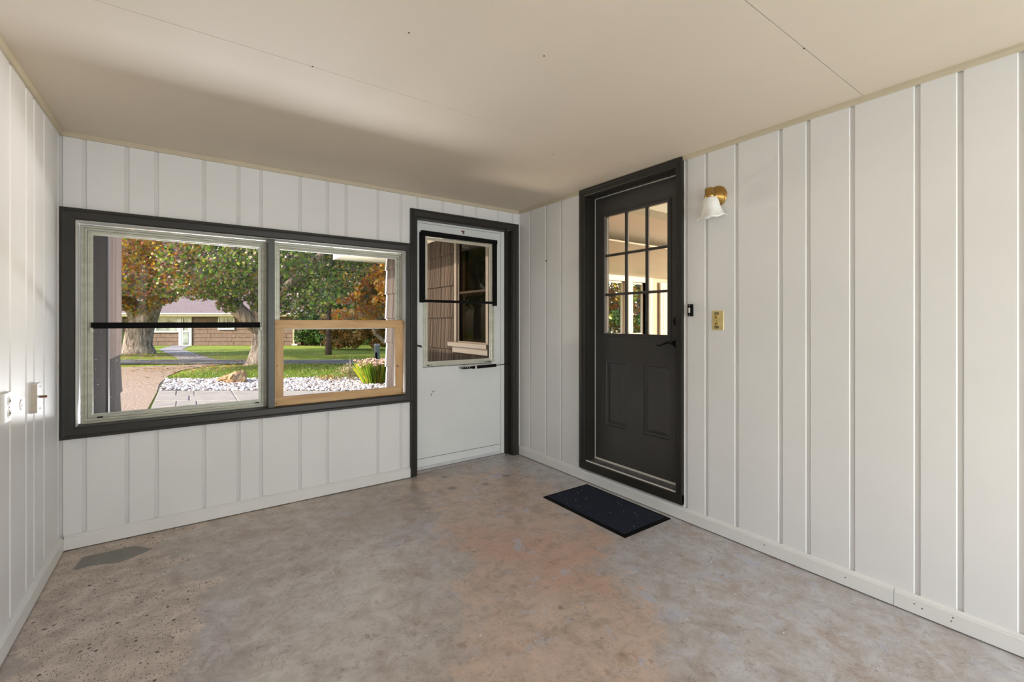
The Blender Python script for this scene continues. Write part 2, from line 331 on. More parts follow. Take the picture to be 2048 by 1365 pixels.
def floor_mat():
    m, nt, b = new_mat('worn_painted_concrete'); L = nt.links
    v = coords(nt)
    def at(n):
        a = nt.nodes.new('ShaderNodeAttribute'); a.attribute_name = n; return a.outputs['Fac']
    nb = noise(nt, v, 2.3, 8, .62, .3); nm = noise(nt, v, 9, 8, .68, .4); nf = noise(nt, v, 70, 6, .7); ns = noise(nt, v, 330, 3, .7)
    def mask(attr, edge=.5, wob=1.6, soft=.05, n=nb, n2=nm):
        s = mth(nt, 'ADD', attr, mth(nt, 'MULTIPLY', mth(nt, 'SUBTRACT', n, .5), wob)); s = mth(nt, 'ADD', s, mth(nt, 'MULTIPLY', mth(nt, 'SUBTRACT', n2, .5), wob*.8))
        return ramp(nt, s, [(max(0, edge-soft), (0, 0, 0)), (min(1, edge+soft), (1, 1, 1))])
    # grey-lavender paint
    c = ramp(nt, nm, [(.36, (.44, .385, .36)), (.5, (.515, .49, .485)), (.64, (.59, .58, .60))])
    c = mixc(nt, mth(nt, 'MULTIPLY', at('warm'), .8), c, ramp(nt, nm, [(.36, (.44, .37, .315)), (.64, (.63, .565, .51))]))
    # brown tint of thinner paint
    c = mixc(nt, mth(nt, 'MULTIPLY', mask(at('brown'), .5, .8, .25), .75), c, ramp(nt, nm, [(.3, (.36, .28, .21)), (.7, (.50, .41, .33))]))
    c = mixc(nt, mth(nt, 'MULTIPLY', mask(at('beige'), .5, .9, .2), .6), c, ramp(nt, nm, [(.3, (.56, .50, .43)), (.7, (.72, .67, .60))]))  # paler beige: worn paint plus window light painted into the colour
    # worn through to terracotta coat
    tm = mask(at('terra'), .5, .95, .07)
    tcol = ramp(nt, nm, [(.36, (.45, .345, .27)), (.5, (.585, .455, .375)), (.64, (.66, .49, .40))])
    c = mixc(nt, mth(nt, 'MULTIPLY', tm, .88), c, tcol)
    c = mixc(nt, mth(nt, 'MULTIPLY', mask(at('terb'), .55, .9, .12), .55), c, (.56, .33, .24))
    # small worn-through chips everywhere
    chips = mixc(nt, at('warm'), ramp(nt, noise(nt, v, 6.5, 9, .74, .5), [(.575, (0, 0, 0)), (.60, (1, 1, 1))]), (0, 0, 0))
    c = mixc(nt, mth(nt, 'MULTIPLY', chips, .75), c, (.50, .51, .60))
    chips2 = ramp(nt, noise(nt, coords(nt, (1, 1, 1), (0, 0, 1)), 3.7, 9, .74, .2), [(.58, (0, 0, 0)), (.64, (1, 1, 1))])
    c = mixc(nt, mth(nt, 'MULTIPLY', chips2, .5), c, (.40, .245, .16))
    # dirt
    c = mixc(nt, ramp(nt, noise(nt, v, 24, 10, .82, 1.0), [(.545, (0, 0, 0)), (.62, (.55, .55, .55))]), c, (.24, .175, .125))
    c = mixc(nt, ramp(nt, noise(nt, coords(nt, (1, 1, 1), (0, 0, 2)), 5, 12, .85, .6), [(.53, (0, 0, 0)), (.62, (.45, .45, .45))]), c, (.28, .215, .165))
    c = mixc(nt, ramp(nt, noise(nt, coords(nt, (1, 2.2, 1), (0, 0, .5)), 120, 5, .75), [(.58, (0, 0, 0)), (.66, (.6, .6, .6))]), c, (.20, .15, .115))
    c = mixc(nt, ramp(nt, noise(nt, v, 190, 3, .7), [(.62, (0, 0, 0)), (.70, (.35, .35, .35))]), c, (.74, .70, .66))
    # fine scratches
    for rz, sc in ((.6, 1.0), (-.9, 1.3), (1.45, 1.15)):
        n = noise(nt, coords(nt, (95*sc, 3.2, 1), (0, 0, rz)), 1.6, 3, .55, .35)
        f = ramp(nt, n, [(.675, (0, 0, 0)), (.71, (.30, .30, .30))]); c = mixc(nt, f, c, (.16, .12, .09))
    for sc, rz, st in ((7.0, .0, .45), (13.0, 1.1, .4), (4.0, 2.3, .35)):
        n = noise(nt, coords(nt, (1, 1, 1), (0, 0, rz)), sc, 7, .62, .2); lim = mth(nt, 'ABSOLUTE', mth(nt, 'SUBTRACT', n, .5))
        brk = ramp(nt, noise(nt, coords(nt, (1, 1, 1), (0, 0, rz+.4)), 5, 3), [(.52, (0, 0, 0)), (.58, (st, st, st))])
        f = mth(nt, 'MULTIPLY', ramp(nt, lim, [(.0015, (1, 1, 1)), (.005, (0, 0, 0))]), brk); c = mixc(nt, f, c, (.13, .095, .07))
    n = noise(nt, coords(nt, (120, 1.6, 1), (0, 0, -.75)), 1.2, 2, .5); f = ramp(nt, n, [(.70, (0, 0, 0)), (.72, (.5, .5, .5))]); c = mixc(nt, f, c, (.62, .58, .52))
    # exposed aggregate
    am = mask(at('agg'), .5, .8, .03)
    vo = node(nt, 'ShaderNodeTexVoronoi', Scale=135.0, Randomness=1.0); L.new(v, vo.inputs['Vector'])
    vo2 = node(nt, 'ShaderNodeTexVoronoi', Scale=42.0, Randomness=1.0); L.new(v, vo2.inputs['Vector'])
    ac = ramp(nt, nm, [(.38, (.55, .465, .40)), (.62, (.80, .69, .60))])
    ac = mixc(nt, ramp(nt, ns, [(.35, (.5, .5, .5)), (.5, (0, 0, 0))]), ac, (.14, .10, .08))
    sel = nt.nodes.new('ShaderNodeSeparateColor'); L.new(vo.outputs['Color'], sel.inputs[0])
    sf = mth(nt, 'MULTIPLY', ramp(nt, sel.outputs[0], [(.60, (0, 0, 0)), (.61, (1, 1, 1))]), ramp(nt, vo.outputs['Distance'], [(.30, (1, 1, 1)), (.36, (0, 0, 0))]))
    ac = mixc(nt, sf, ac, ramp(nt, sel.outputs[1], [(0, (.07, .055, .048)), (.5, (.20, .145, .115)), (.75, (.26, .25, .25)), (1, (.70, .65, .58))]))
    sel2 = nt.nodes.new('ShaderNodeSeparateColor'); L.new(vo2.outputs['Color'], sel2.inputs[0])
    sf2 = mth(nt, 'MULTIPLY', ramp(nt, sel2.outputs[0], [(.86, (0, 0, 0)), (.87, (1, 1, 1))]), ramp(nt, vo2.outputs['Distance'], [(.25, (1, 1, 1)), (.30, (0, 0, 0))]))
    ac = mixc(nt, sf2, ac, ramp(nt, sel2.outputs[1], [(0, (.10, .08, .07)), (.6, (.20, .17, .16)), (1, (.45, .36, .28))]))
    c = mixc(nt, am, c, ac)
    # concrete patch in the corner
    c = mixc(nt, mask(at('patch'), .5, .5, .03), c, ramp(nt, nm, [(.3, (.25, .245, .22)), (.7, (.33, .325, .30))]))
    # round stains
    c = mixc(nt, mth(nt, 'MULTIPLY', mask(at('spot'), .55, .9, .10), .5), c, (.10, .07, .05))
    L.new(c, b.inputs['Base Color'])
    r = mixc(nt, am, ramp(nt, nm, [(.3, (.42, .42, .42)), (.7, (.30, .30, .30))]), (.85, .85, .85)); L.new(r, b.inputs['Roughness'])
    h = mth(nt, 'ADD', mth(nt, 'MULTIPLY', nf, .25), mth(nt, 'MULTIPLY', mth(nt, 'ADD', mth(nt, 'MULTIPLY', sf, -1.0), ns), am))
    bump(nt, b, h, .5, .005)
    b.inputs['Specular IOR Level'].default_value = .45
    return m
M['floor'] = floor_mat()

# ------------------------------------------------------------------ the porch shell
XL = -3.119; H = 2.30; YR = -6.0
PB = plane_back(0.0); PR = plane_right(0.0); PLf = plane_left(XL)
def sdf(px, py, poly):
    """signed distance (positive inside) from arrays of points to polygon"""
    d = np.full(px.shape, 1e9); ins = np.zeros(px.shape, bool); n = len(poly)
    for i in range(n):
        ax, ay = poly[i]; bx, by = poly[(i+1) % n]; ex, ey = bx-ax, by-ay
        t = np.clip(((px-ax)*ex+(py-ay)*ey)/(ex*ex+ey*ey+1e-12), 0, 1)
        d = np.minimum(d, np.hypot(px-ax-t*ex, py-ay-t*ey))
        cond = ((ay > py) != (by > py)); xi = (bx-ax)*(py-ay)/((by-ay) if abs(by-ay) > 1e-9 else 1e-9)+ax
        ins ^= cond & (px < xi)
    return np.where(ins, d, -d)
def make_floor():
    nx, ny = 160, 310; xs = np.linspace(XL-.14, .02, nx); ys = np.linspace(YR, .16, ny)
    X, Y = np.meshgrid(xs, ys); X = X.ravel(); Y = Y.ravel()
    verts = [(float(x), float(y), 0.0) for x, y in zip(X, Y)]
    faces = [(j*nx+i, j*nx+i+1, (j+1)*nx+i+1, (j+1)*nx+i) for j in range(ny-1) for i in range(nx-1)]
    b = len(verts); c4 = [0, nx-1, nx*ny-1, nx*(ny-1)]
    verts += [(verts[i][0], verts[i][1], -.25) for i in c4]
    faces += [(b+3, b+2, b+1, b)]
    loops = [list(range(0, nx)), [j*nx+nx-1 for j in range(ny)], list(range(nx*ny-1, nx*(ny-1)-1, -1)), [j*nx for j in range(ny-1, -1, -1)]]
    for k, l in enumerate(loops): faces.append(tuple(l[::-1]) + (b+k, b+(k+1) % 4))
    me = bpy.data.meshes.new('floor'); me.from_pydata(verts, [], faces)
    AGG = [(-3.05,-1.14),(-3.2,-.13),(-3.1,-.02),(-2.88,-.06),(-2.73,-.03),(-2.65,-.37),(-2.58,-.52),(-2.7,-.57),(-2.58,-.68),(-2.34,-.85),(-2.47,-.92),(-2.52,-1.04),(-2.53,-1.18),(-2.52,-1.33),(-2.59,-1.43),(-2.54,-1.6),(-2.6,-2.4),(-3.3,-2.6),(-3.3,-1)]
    AGG2 = [(-3.05,-.0),(-2.74,.06),(-2.44,.05),(-1.78,.05),(-1.79,-.02),(-2.44,-.08),(-2.64,-.12),(-2.94,-.1)]
    PATCH = [(-3.02,-.3),(-3.01,-.15),(-2.79,-.15),(-2.70,-.26),(-2.84,-.34),(-2.94,-.29)]
    TERRA = [(-.76,-.12),(-.36,-.22),(-.31,-.56),(-.21,-.9),(-.5,-.99),(-.56,-1.7),(-.81,-1.72),(-.87,-1.96),(-.91,-2.21),(-.95,-2.32),(-1.09,-2.35),(-1.1,-2.44),(-1.2,-2.56),(-1.6,-3.1),(-2.0,-3.0),(-1.84,-2.1),(-1.72,-1.9),(-1.53,-1.79),(-1.65,-1.64),(-1.6,-1.54),(-1.35,-1.42),(-1.26,-1.01),(-1.23,-.57),(-1.08,-.15)]
    TERB = [(-1.19,-1.06),(-.68,-1.34),(-.64,-1.75),(-.89,-1.81),(-.95,-2.03),(-1.17,-1.82),(-1.21,-1.47),(-1.3,-1.2)]
    BEI_LIT = [(-1.83,-.83),(-1.64,-1.09),(-1.72,-1.43),(-1.92,-1.66),(-2.08,-1.92),(-2.38,-1.71),(-2.4,-1.42),(-2.28,-1.12),(-2.11,-1.05)]
    BRO = [(-1.55,.06),(-.92,.1),(-.51,-.12),(-.76,-.8),(-1.16,-.82),(-1.46,-.7),(-1.76,-.65)]
    def put(name, val):
        a = me.attributes.new(name, 'FLOAT', 'POINT'); full = np.zeros(len(verts), np.float32); full[:len(X)] = val; a.data.foreach_set('value', full)
    cl = lambda d, w: np.clip(.5 + d/w, 0, 1)
    agg = np.maximum(cl(sdf(X, Y, AGG), .35), cl(sdf(X, Y, AGG2), .25))
    put('agg', agg); put('patch', cl(sdf(X, Y, PATCH), .15)); put('terra', cl(sdf(X, Y, TERRA), .75)); put('terb', cl(sdf(X, Y, TERB), 1.0))
    put('beige', cl(sdf(X, Y, BEI_LIT), .8)); put('brown', cl(sdf(X, Y, BRO), .8))
    put('warm', np.clip((-X-1.15)/.8, 0, 1))
    sp = np.zeros(len(X))
    for x, y, r in ((-.87,-.16,.035),(-.68,-.48,.04),(-.93,-.41,.035),(-1.22,-1.95,.018),(-1.21,-2.3,.014),(-.45,-.42,.045)):
        sp = np.maximum(sp, np.clip(1.0-np.hypot(X-x, Y-y)/(r*2), 0, 1))
    put('spot', sp)
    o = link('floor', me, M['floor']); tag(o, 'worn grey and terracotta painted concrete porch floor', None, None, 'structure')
make_floor()

def struct_empty(name, label=None):
    return empty(name, (0, 0, 0), label, None, None, 'structure')
def plank_piece(P, u0, u1, v0, v1, parent, gap=.016, th=.007, d=0.0):
    """a vertical board with eased edges; front at proud 0, channels th deep"""
    a, b = u0+gap/2, u1-gap/2; e = .004
    prof = [(a, -th-.006), (a, -.004), (a+e, d), (b-e, d), (b, -.004), (b, -th-.006)]
    mb = MB(); lo = [P(u, v0, dd) for u, dd in prof]; hi = [P(u, v1, dd) for u, dd in prof]; n = len(prof)
    mb.add(lo+hi, [tuple(range(n)), tuple(range(2*n-1, n-1, -1))] + [(i, (i+1) % n, (i+1) % n+n, i+n) for i in range(n)])
    return mb.build('plank', M['wall'], parent)
# back wall core with openings: window (-3.055..-1.13, .66..1.82) and door (-1.035..-.085, 0..2.11)
def make_wall_back():
    mb = MB(); T = .135; f = .007
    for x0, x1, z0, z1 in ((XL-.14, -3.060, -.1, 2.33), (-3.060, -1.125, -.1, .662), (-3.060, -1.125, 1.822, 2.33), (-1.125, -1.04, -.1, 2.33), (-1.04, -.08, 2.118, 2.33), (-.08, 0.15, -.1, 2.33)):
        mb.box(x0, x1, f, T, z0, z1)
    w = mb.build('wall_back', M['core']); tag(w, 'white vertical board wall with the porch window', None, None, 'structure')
    g = [XL, -3.023, -2.84, -2.705, -2.469, -2.283, -2.154, -1.913, -1.73, -1.599, -1.358, -1.172, -1.032, -.806, -.613, -.477, -.242, -.073, 0.008]
    g2 = [XL, -3.023, -2.84, -2.705, -2.469, -2.283, -2.154, -1.913, -1.73, -1.599-.0, -1.358, -1.172, -1.09]
    for a, b in zip(g, g[1:]):
        z0 = 1.832 if b <= -1.10 else 2.12
        if a < -1.172+.001 and b > -1.10: z0 = 2.12 if a > -1.11 else 1.832
        plank_piece(PB, a, b, z0, 2.29, w)
    low = [XL, -3.023, -2.84, -2.705, -2.469, -2.283, -2.154, -1.913, -1.73, -1.358, -1.172, -1.085]
    for a, b in zip(low, low[1:]): plank_piece(PB, a, b, .03, .655, w)
    return w
wall_back = make_wall_back()
def make_wall_right():
    mb = MB(); f = .007; T = .14
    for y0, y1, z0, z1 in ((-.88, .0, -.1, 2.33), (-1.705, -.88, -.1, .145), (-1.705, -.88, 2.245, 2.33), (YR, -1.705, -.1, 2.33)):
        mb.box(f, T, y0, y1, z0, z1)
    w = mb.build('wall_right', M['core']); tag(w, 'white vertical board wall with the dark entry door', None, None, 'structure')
    for a, b in ((-.166, .0), (-.395, -.166), (-.591, -.395), (-.84, -.591)): plank_piece(PR, a, b, .03, 2.29, w)
    g = [-1.730, -1.766, -1.904, -2.088, -2.324, -2.455, -2.641, -2.875, -3.008, -3.175, -3.39, -3.55, -3.76, -3.98, -4.12, -4.36, -4.55, -4.80, -5.0, -5.25, -5.45, -5.7, -5.86, YR]
    for b, a in zip(g, g[1:]): plank_piece(PR, a, b, .03, 2.29, w)
    return w
wall_right = make_wall_right()
MB().cyl((-.001, -.395, 1.79), (.004, -.395, 1.79), .006, n=8).build('nail_hole', M['gap'], wall_right)
def make_wall_left():
    mb = MB()
    for y0, y1, z0, z1 in ((-4.30, .135, -.1, 2.33), (YR, -5.85, -.1, 2.33), (-5.85, -4.30, -.1, .60), (-5.85, -4.30, 2.16, 2.33)): mb.box(XL-.14, XL-.007, y0, y1, z0, z1)  # opening behind the camera is added for the side fill lamp
    w = mb.build('wall_left', M['core']); tag(w, 'white vertical board wall with outlet and wooden block', None, None, 'structure')
    g = [.0, -.046, -.333, -.506, -.629, -.843, -1.06, -1.29, -1.42, -1.65, -1.83, -2.05, -2.30, -2.43, -2.70, -2.86, -3.1, -3.33, -3.47, -3.7, -3.9, -4.15, -4.3, -4.52, -4.75, -4.9, -5.2, -5.4, -5.62, -5.8, YR]
    g = [y for y in g if y > -4.2] + [-4.30]
    for b, a in zip(g, g[1:]): plank_piece(PLf, a, b, .03, 2.29, w)
    k = [-4.30, -4.55, -4.7, -4.95, -5.2, -5.35, -5.6, -5.85]
    for b, a in zip(k, k[1:]): plank_piece(PLf, a, b, .03, .60, w); plank_piece(PLf, a, b, 2.16, 2.29, w)
    plank_piece(PLf, YR, -5.85, .03, 2.29, w)
make_wall_left()
def make_wall_rear():
    mb = MB()
    for x0, x1, z0, z1 in ((XL-.14, -1.20, -.1, 2.33), (-.08, .14, -.1, 2.33), (-1.20, -.08, -.1, .26), (-1.20, -.08, 1.26, 2.33)): mb.box(x0, x1, YR-.1, YR, z0, z1)  # low opening is added for the rear fill lamp
    w = mb.build('wall_rear', M['wall']); tag(w, 'plain white wall with a low opening added for fill light at the rear of the porch', None, None, 'structure')
make_wall_rear()
def make_ceiling():
    top = MB().box(XL-.14, .14, YR-.3, .45, H+.012, H+.14).build('ceiling', M['gap']); tag(top, 'tan sheet ceiling with thin joints', None, None, 'structure')
    js = [.0, -1.465, -2.689, -3.91, -5.13, YR]
    for b, a in zip(js, js[1:]):
        MB().box(XL, 0.0, a+(.0012 if a > YR else 0), b-(.0012 if b < 0 else 0), H, H+.012).build('ceiling_panel', M['ceil'], top)
    # nail heads / popped spots
    for x, y in ((-2.135, -1.468), (-.6377, -2.688), (-1.413, -2.074), (-.70, -1.30), (-1.9, -1.9)):
        MB().cyl((x, y, H+.002), (x, y, H-.0015), .005, .003, 8).build('nail_head', M['gap'], top)
    prof = [(0, 0), (.020, 0), (.020, .006), (.014, .012), (.006, .016), (0, .016)]   # (down, proud)
    def crown(name, A, B, outn, lab):
        mb = MB(); A = Vector(A); B = Vector(B); n = Vector(outn); pr = [(0, 0), (.026, 0), (.024, .009), (.012, .014), (0, .016)]
        a = [A + n*d - Vector((0, 0, z)) for z, d in pr]; mb.prism(a, B-A)
        o = mb.build(name, M['crown']); tag(o, lab, None, None, 'structure')
    crown('trim_1', (XL, 0, H), (.0, 0, H), (0, -1, 0), 'thin tan trim where back wall meets ceiling')
    crown('trim_2', (0, 0, H), (0, -.835, H), (-1, 0, 0), 'short tan trim left of the dark entry door top')
    crown('trim_4', (0, -1.748, H), (0, YR, H), (-1, 0, 0), 'long tan trim where right wall meets ceiling')
    crown('trim_3', (XL, YR, H), (XL, 0, H), (1, 0, 0), 'thin tan trim where left wall meets ceiling')
make_ceiling()
def make_baseboards():
    pr = [(0, .006), (.018, .006), (.018, .068), (.014, .071), (.014, .075), (.008, .080), (.0, .083)]   # proud, height
    def run(name, P, segs, lab):
        root = struct_empty(name, lab)
        for a, b in segs:
            mb = MB(); A = [P(a, z, d) for d, z in pr]; B = [P(b, z, d) for d, z in pr]; n = len(pr)
            mb.add(A+B, [tuple(range(n)), tuple(range(2*n-1, n-1, -1))] + [(i, (i+1) % n, (i+1) % n+n, i+n) for i in range(n)])
            mb.build('board', M['base'], root)
            pbox(P, a, b, 0.0, .006, 0, .010).build('shadow_gap', M['gap'], root)
        return root
    run('baseboard_back', PB, [(XL+.018, -1.099)], 'white baseboard under the porch window')
    r = run('baseboard_right', PR, [(-2.800, .0), (YR, -2.8015)], 'white baseboard below the dark entry door wall')
    for y, z in ((-2.62, .045), (-2.87, .048), (-2.895, .040), (-2.99, .052), (-2.985, .036), (-2.25, .05)):
        MB().cyl((-.0175, y, z), (-.0188, y, z), .0028, n=8).build('nail_head', M['gap'], r)
    run('baseboard_left', PLf, [(YR, -.018)], 'white baseboard along the left wall')
make_baseboards()
# white quarter bead in the far corner
o = MB().cyl((-.004, -.004, .083), (-.004, -.004, 2.28), .007, n=8).build('trim_5', M['base']); tag(o, 'white corner bead between back and right walls', None, None, 'structure')

# ------------------------------------------------------------------ porch window
CAS = [(0, 0), (0, .010), (.006, .014), (.040, .017), (.050, .022), (.062, .022), (.062, 0)]
def make_window():
    w = struct_empty('window_1', 'wide porch window with charcoal casing and centre mullion')
    rect = (-3.057, .672, -1.167, 1.822)
    rect = (-3.057, .672, -1.134, 1.822)
    for s_ in 'LTB': sweep_side(PB, *rect, CAS, s_).build('casing', M['dark'], w)
    pbox(PB, -1.134, -1.100, .612, 1.884, 0, .016).build('casing', M['dark'], w)
    # white jamb lining
    x0, x1, z0, z1 = -3.057, -1.127, .664, 1.820
    MB().box(x0-.008, x0, 0.0, .135, z0, z1).build('jamb', M['jamb'], w)
    MB().box(x1, x1+.008, 0.0, .135, z0, z1).build('jamb', M['jamb'], w)
    MB().box(x0, x1, 0.0, .135, z1, z1+.008).build('head_lining', M['jamb'], w)
    MB().box(x0, x1, 0.0, .135, z0-.008, z0+.004).build('sill', M['dark'], w)
    # centre mullion
    MB().box(-2.110, -2.070, .004, .13, z0+.004, z1).build('mullion', M['mull'], w, bevel=.003)
    # nested aluminium tracks
    Pf = plane_back(.125)
    def tracks(r, steps):
        # r = outer rect; tracks step inwards
        for k, (w0, w1, d) in enumerate(steps):
            rr = (r[0]+w1, r[1]+w1, r[2]-w1, r[3]-w1); ww = w1-w0
            moulding('track', Pf, rr, [(0, 0), (0, d), (.28*ww, d), (.33*ww, d-.003), (.55*ww, d-.003), (.60*ww, d), (.9*ww, d), (.9*ww, d-.008), (ww, d-.008), (ww, 0)], M['alu'], w, merged=True)
    tracks((-3.050, .668, -2.110, 1.812), [(0, .013, .034), (.013, .026, .022), (.026, .042, .012)])
    tracks((-2.070, 1.20, -1.127, 1.812), [(0, .016, .034), (.016, .030, .022), (.030, .045, .012)])
    # left sashes
    s1 = (-3.008, .712, -2.150, 1.235); s2 = (-3.008, 1.235, -2.150, 1.768)
    for s_, gm in ((s1, 'glass_dirty'), (s2, 'glass')):
        f = moulding('sash', plane_back(.118), (s_[0]+.008, s_[1]+.008, s_[2]-.008, s_[3]-.008), [(0, 0), (0, .008), (.008, .008), (.008, 0)], M['alu'], w, merged=True)
        MB().box(s_[0]+.006, s_[2]-.006, .1165, .1185, s_[1]+.006, s_[3]-.006).build('pane', M[gm], f)
    mb = MB(); mb.box(-3.006, -2.150, .086, .104, 1.216, 1.252); mb.box(-3.006, -2.150, .078, .086, 1.222, 1.232); mb.box(-3.006, -2.150, .078, .086, 1.240, 1.249)
    mb.build('black_meeting_rail', M['black'], w)
    for x in (-3.012, -2.150): MB().box(x, x+.014, .080, .112, 1.196, 1.222).build('latch_block', M['alu'], w, bevel=.002)
    MB().box(-2.98, -2.955, .092, .1015, .697, .702).build('vent_slot', M['black'], w)
    MB().box(-2.178, -2.155, .092, .1015, .697, .702).build('vent_slot', M['black'], w)
    # right upper pane
    MB().box(-2.03, -1.168, .117, .119, 1.255, 1.772).build('pane', M['glass'], w)
    return w
make_window()
def make_wood_frame():
    r = empty('cedar_insert', (-1.6, .06, .668), 'unpainted cedar frame with knots fitted in the lower right half of the porch window', 'frame')
    y0, y1 = .048, .086
    MB().box(-2.068, -1.134, y0-.002, y1, 1.206, 1.268).build('rail', M['cedar'], r, bevel=.002)
    MB().box(-2.068, -1.134, y0, y1, .669, .730).build('rail', M['cedar'], r, bevel=.002)
    MB().box(-2.068, -2.010, y0, y1, .730, 1.206).build('stile', M['cedar_v'], r, bevel=.002)
    MB().box(-1.200, -1.134, y0, y1, .730, 1.206).build('stile', M['cedar_v'], r, bevel=.002)
    for x, z in ((-2.055, .69), (-2.06, 1.24), (-1.145, 1.25), (-1.145, .70), (-1.150, .685), (-2.05, .95)):
        MB().cyl((x, y0-.0005, z), (x, y0-.003, z), .0035, n=8).build('screw_head', M['blackmetal'], r)
make_wood_frame()

# ------------------------------------------------------------------ storm door (back wall)
def make_storm_door():
    d = struct_empty('door_2', 'white storm door with half window and black gasket beside the corner')
    rect = (-1.040, -.05, -.080, 2.112)
    c2 = [(0, 0), (0, .010), (.005, .014), (.038, .017), (.046, .022), (.058, .022), (.058, 0)]
    sweep_side(PB, *rect, c2, 'L'); 
    mb = sweep_side(PB, *rect, c2, 'L'); mb.v = [(x, y, max(z, .003)) for x, y, z in mb.v]; mb.build('casing', M['dark'], d)
    mb = sweep_side(PB, *rect, c2, 'R'); mb.v = [(x, y, max(z, .003)) for x, y, z in mb.v]; mb.build('casing', M['dark'], d)
    sweep_side(PB, *rect, c2, 'T').build('casing', M['dark'], d)
    MB().box(-1.045, -1.033, 0, .135, 0.003, 2.112).build('jamb', M['dark'], d)
    MB().box(-.134, -.080, .055, .135, 0.003, 2.112).build('jamb', M['dark'], d)
    MB().box(-.088, -.080, 0, .055, 0.003, 2.112).build('jamb', M['dark'], d)
    MB().box(-1.033, -.134, 0, .135, 2.100, 2.112).build('head_jamb', M['dark'], d)
    MB().box(-1.033, -.134, .04, .135, 0.0, .018).build('threshold', M['kerb'], d)
    y = .060
    leaf = MB()
    for x0, x1, z0, z1 in ((-1.030, -.176, .030, .868), (-1.030, -.956, .868, 2.098), (-.247, -.176, .868, 2.098), (-.956, -.247, 2.010, 2.098)):
        leaf.box(x0, x1, y, y+.035, z0, z1)
    lf = leaf.build('door_leaf', M['storm'], d)
    MB().box(-.174, -.136, y-.006, y+.03, .022, 2.098).build('hinge_rail', M['storm'], d, bevel=.002)
    MB().box(-1.030, -.176, y-.003, y, .110, .1125).build('seam', M['gap'], lf)
    MB().box(-1.030, -.176, y-.002, y+.001, 2.078, 2.080).build('seam', M['gap'], lf)
    # worn dirt strip / sweep at the bottom
    MB().box(-1.030, -.176, y-.004, y+.02, .020, .046).build('bottom_sweep', paint('speckled_sweep', (.62, .64, .64), .6, .1, 10, 60, .3, dirt=1.0), d)
    Pd = plane_back(y)
    ins = (-.930, .905, -.275, 1.975)
    moulding('insert_frame', Pd, ins, [(0, -.02), (0, .004), (.007, .004), (.009, .0), (.015, .0), (.017, .006), (.026, .006), (.026, -.02)], M['alu'], d, merged=True)
    moulding('upper_sash', Pd, (-.915, 1.44, -.298, 1.945), [(0, -.012), (0, -.002), (.009, -.002), (.009, .003), (.022, .003), (.022, -.012)], M['alu_beige'], d, sides='LRT', merged=True)
    moulding('lower_sash', Pd, (-.915, .918, -.293, 1.425), [(0, -.012), (0, .0), (.012, .0), (.012, -.012)], M['alu'], d, sides='LRB', merged=True)
    MB().box(-.920, -.290, y+.008, y+.010, 1.43, 1.95).build('pane', M['glass_storm'], d)
    MB().box(-.920, -.290, y+.012, y+.014, .915, 1.43).build('pane', M['glass_storm'], d)
    # black gasket strips, slightly loose
    MB().box(-.990, -.948, y-.030, y-.002, 1.415, 2.000).build('gasket', M['black'], d, bevel=.003)
    MB().box(-.268, -.232, y-.030, y-.002, 1.400, 1.995).build('gasket', M['black'], d, bevel=.003)
    MB().add([(-.978, y-.034, 1.972), (-.232, y-.034, 1.972), (-.232, y-.034, 2.006), (-.978, y-.034, 2.014), (-.978, y-.002, 1.972), (-.232, y-.002, 1.972), (-.232, y-.002, 2.006), (-.978, y-.002, 2.014)],
             [(0,3,2,1),(4,5,6,7),(0,1,5,4),(1,2,6,5),(2,3,7,6),(3,0,4,7)]).build('gasket', M['black'], d)
    MB().box(-.940, -.262, y-.014, y+.0, 1.418, 1.440).build('meeting_rail', M['black'], d)
    for a, b in ((-.925, -.895), (-.885, -.876), (-.325, -.285), (-.350, -.340)): MB().box(a, b, y-.0075, y-.004, .886, .893).build('vent_slot', M['black'], d)
    # closer
    cl = MB().cyl((-.465, -.002, .852), (-.268, -.002, .856), .0135, n=16).build('closer', M['black'], d, True)
    MB().cyl((-.492, -.002, .8515), (-.476, -.002, .8518), .0135, n=16).build('closer_collar', M['plasticwhite'], cl)
    MB().cyl((-.515, -.002, .851), (-.492, -.002, .8515), .012, n=12).cyl((-.476, -.002, .8518), (-.465, -.002, .852), .012, n=12).build('closer_cap', M['black'], cl)
    br = MB().box(-.615, -.515, -.004, .0, .843, .861); br.box(-.615, -.54, -.004, y, .846, .850); br.build('closer_bracket', M['blackmetal'], cl)
    for k in range(4): MB().cyl((-.605+.019*k, -.0045, .853), (-.605+.019*k, -.0055, .853), .0035, n=8).build('bracket_hole', M['plasticwhite'], cl)
    MB().cyl((-.268, -.002, .856), (-.10, .010, .862), .0035, n=8).build('closer_rod', M['blackmetal'], cl)
    # latch handle and the small tag above the window
    MB().add([(-1.040, .02, 1.070), (-.985, .02, 1.058), (-.985, .02, 1.040), (-1.040, .02, 1.060), (-1.040, .035, 1.070), (-.985, .035, 1.058), (-.985, .035, 1.040), (-1.040, .035, 1.060)],
             [(0,3,2,1),(4,5,6,7),(0,1,5,4),(1,2,6,5),(2,3,7,6),(3,0,4,7)]).build('latch_handle', M['blackmetal'], d)
    h = MB().box(-.592, -.562, y-.008, y, 2.046, 2.060); h.box(-.578, -.566, y-.008, y, 2.030, 2.046); h.build('clip', M['rust'], d, bevel=.003)
    # scuffs
    MB().box(-.868, -.842, y-.0012, y+.001, .665, .668).box(-.874, -.868, y-.0012, y+.001, .655, .667).box(-.885, -.879, y-.0012, y+.001, .63, .645).build('scuff_mark', M['gap'], lf)
    return d
make_storm_door()

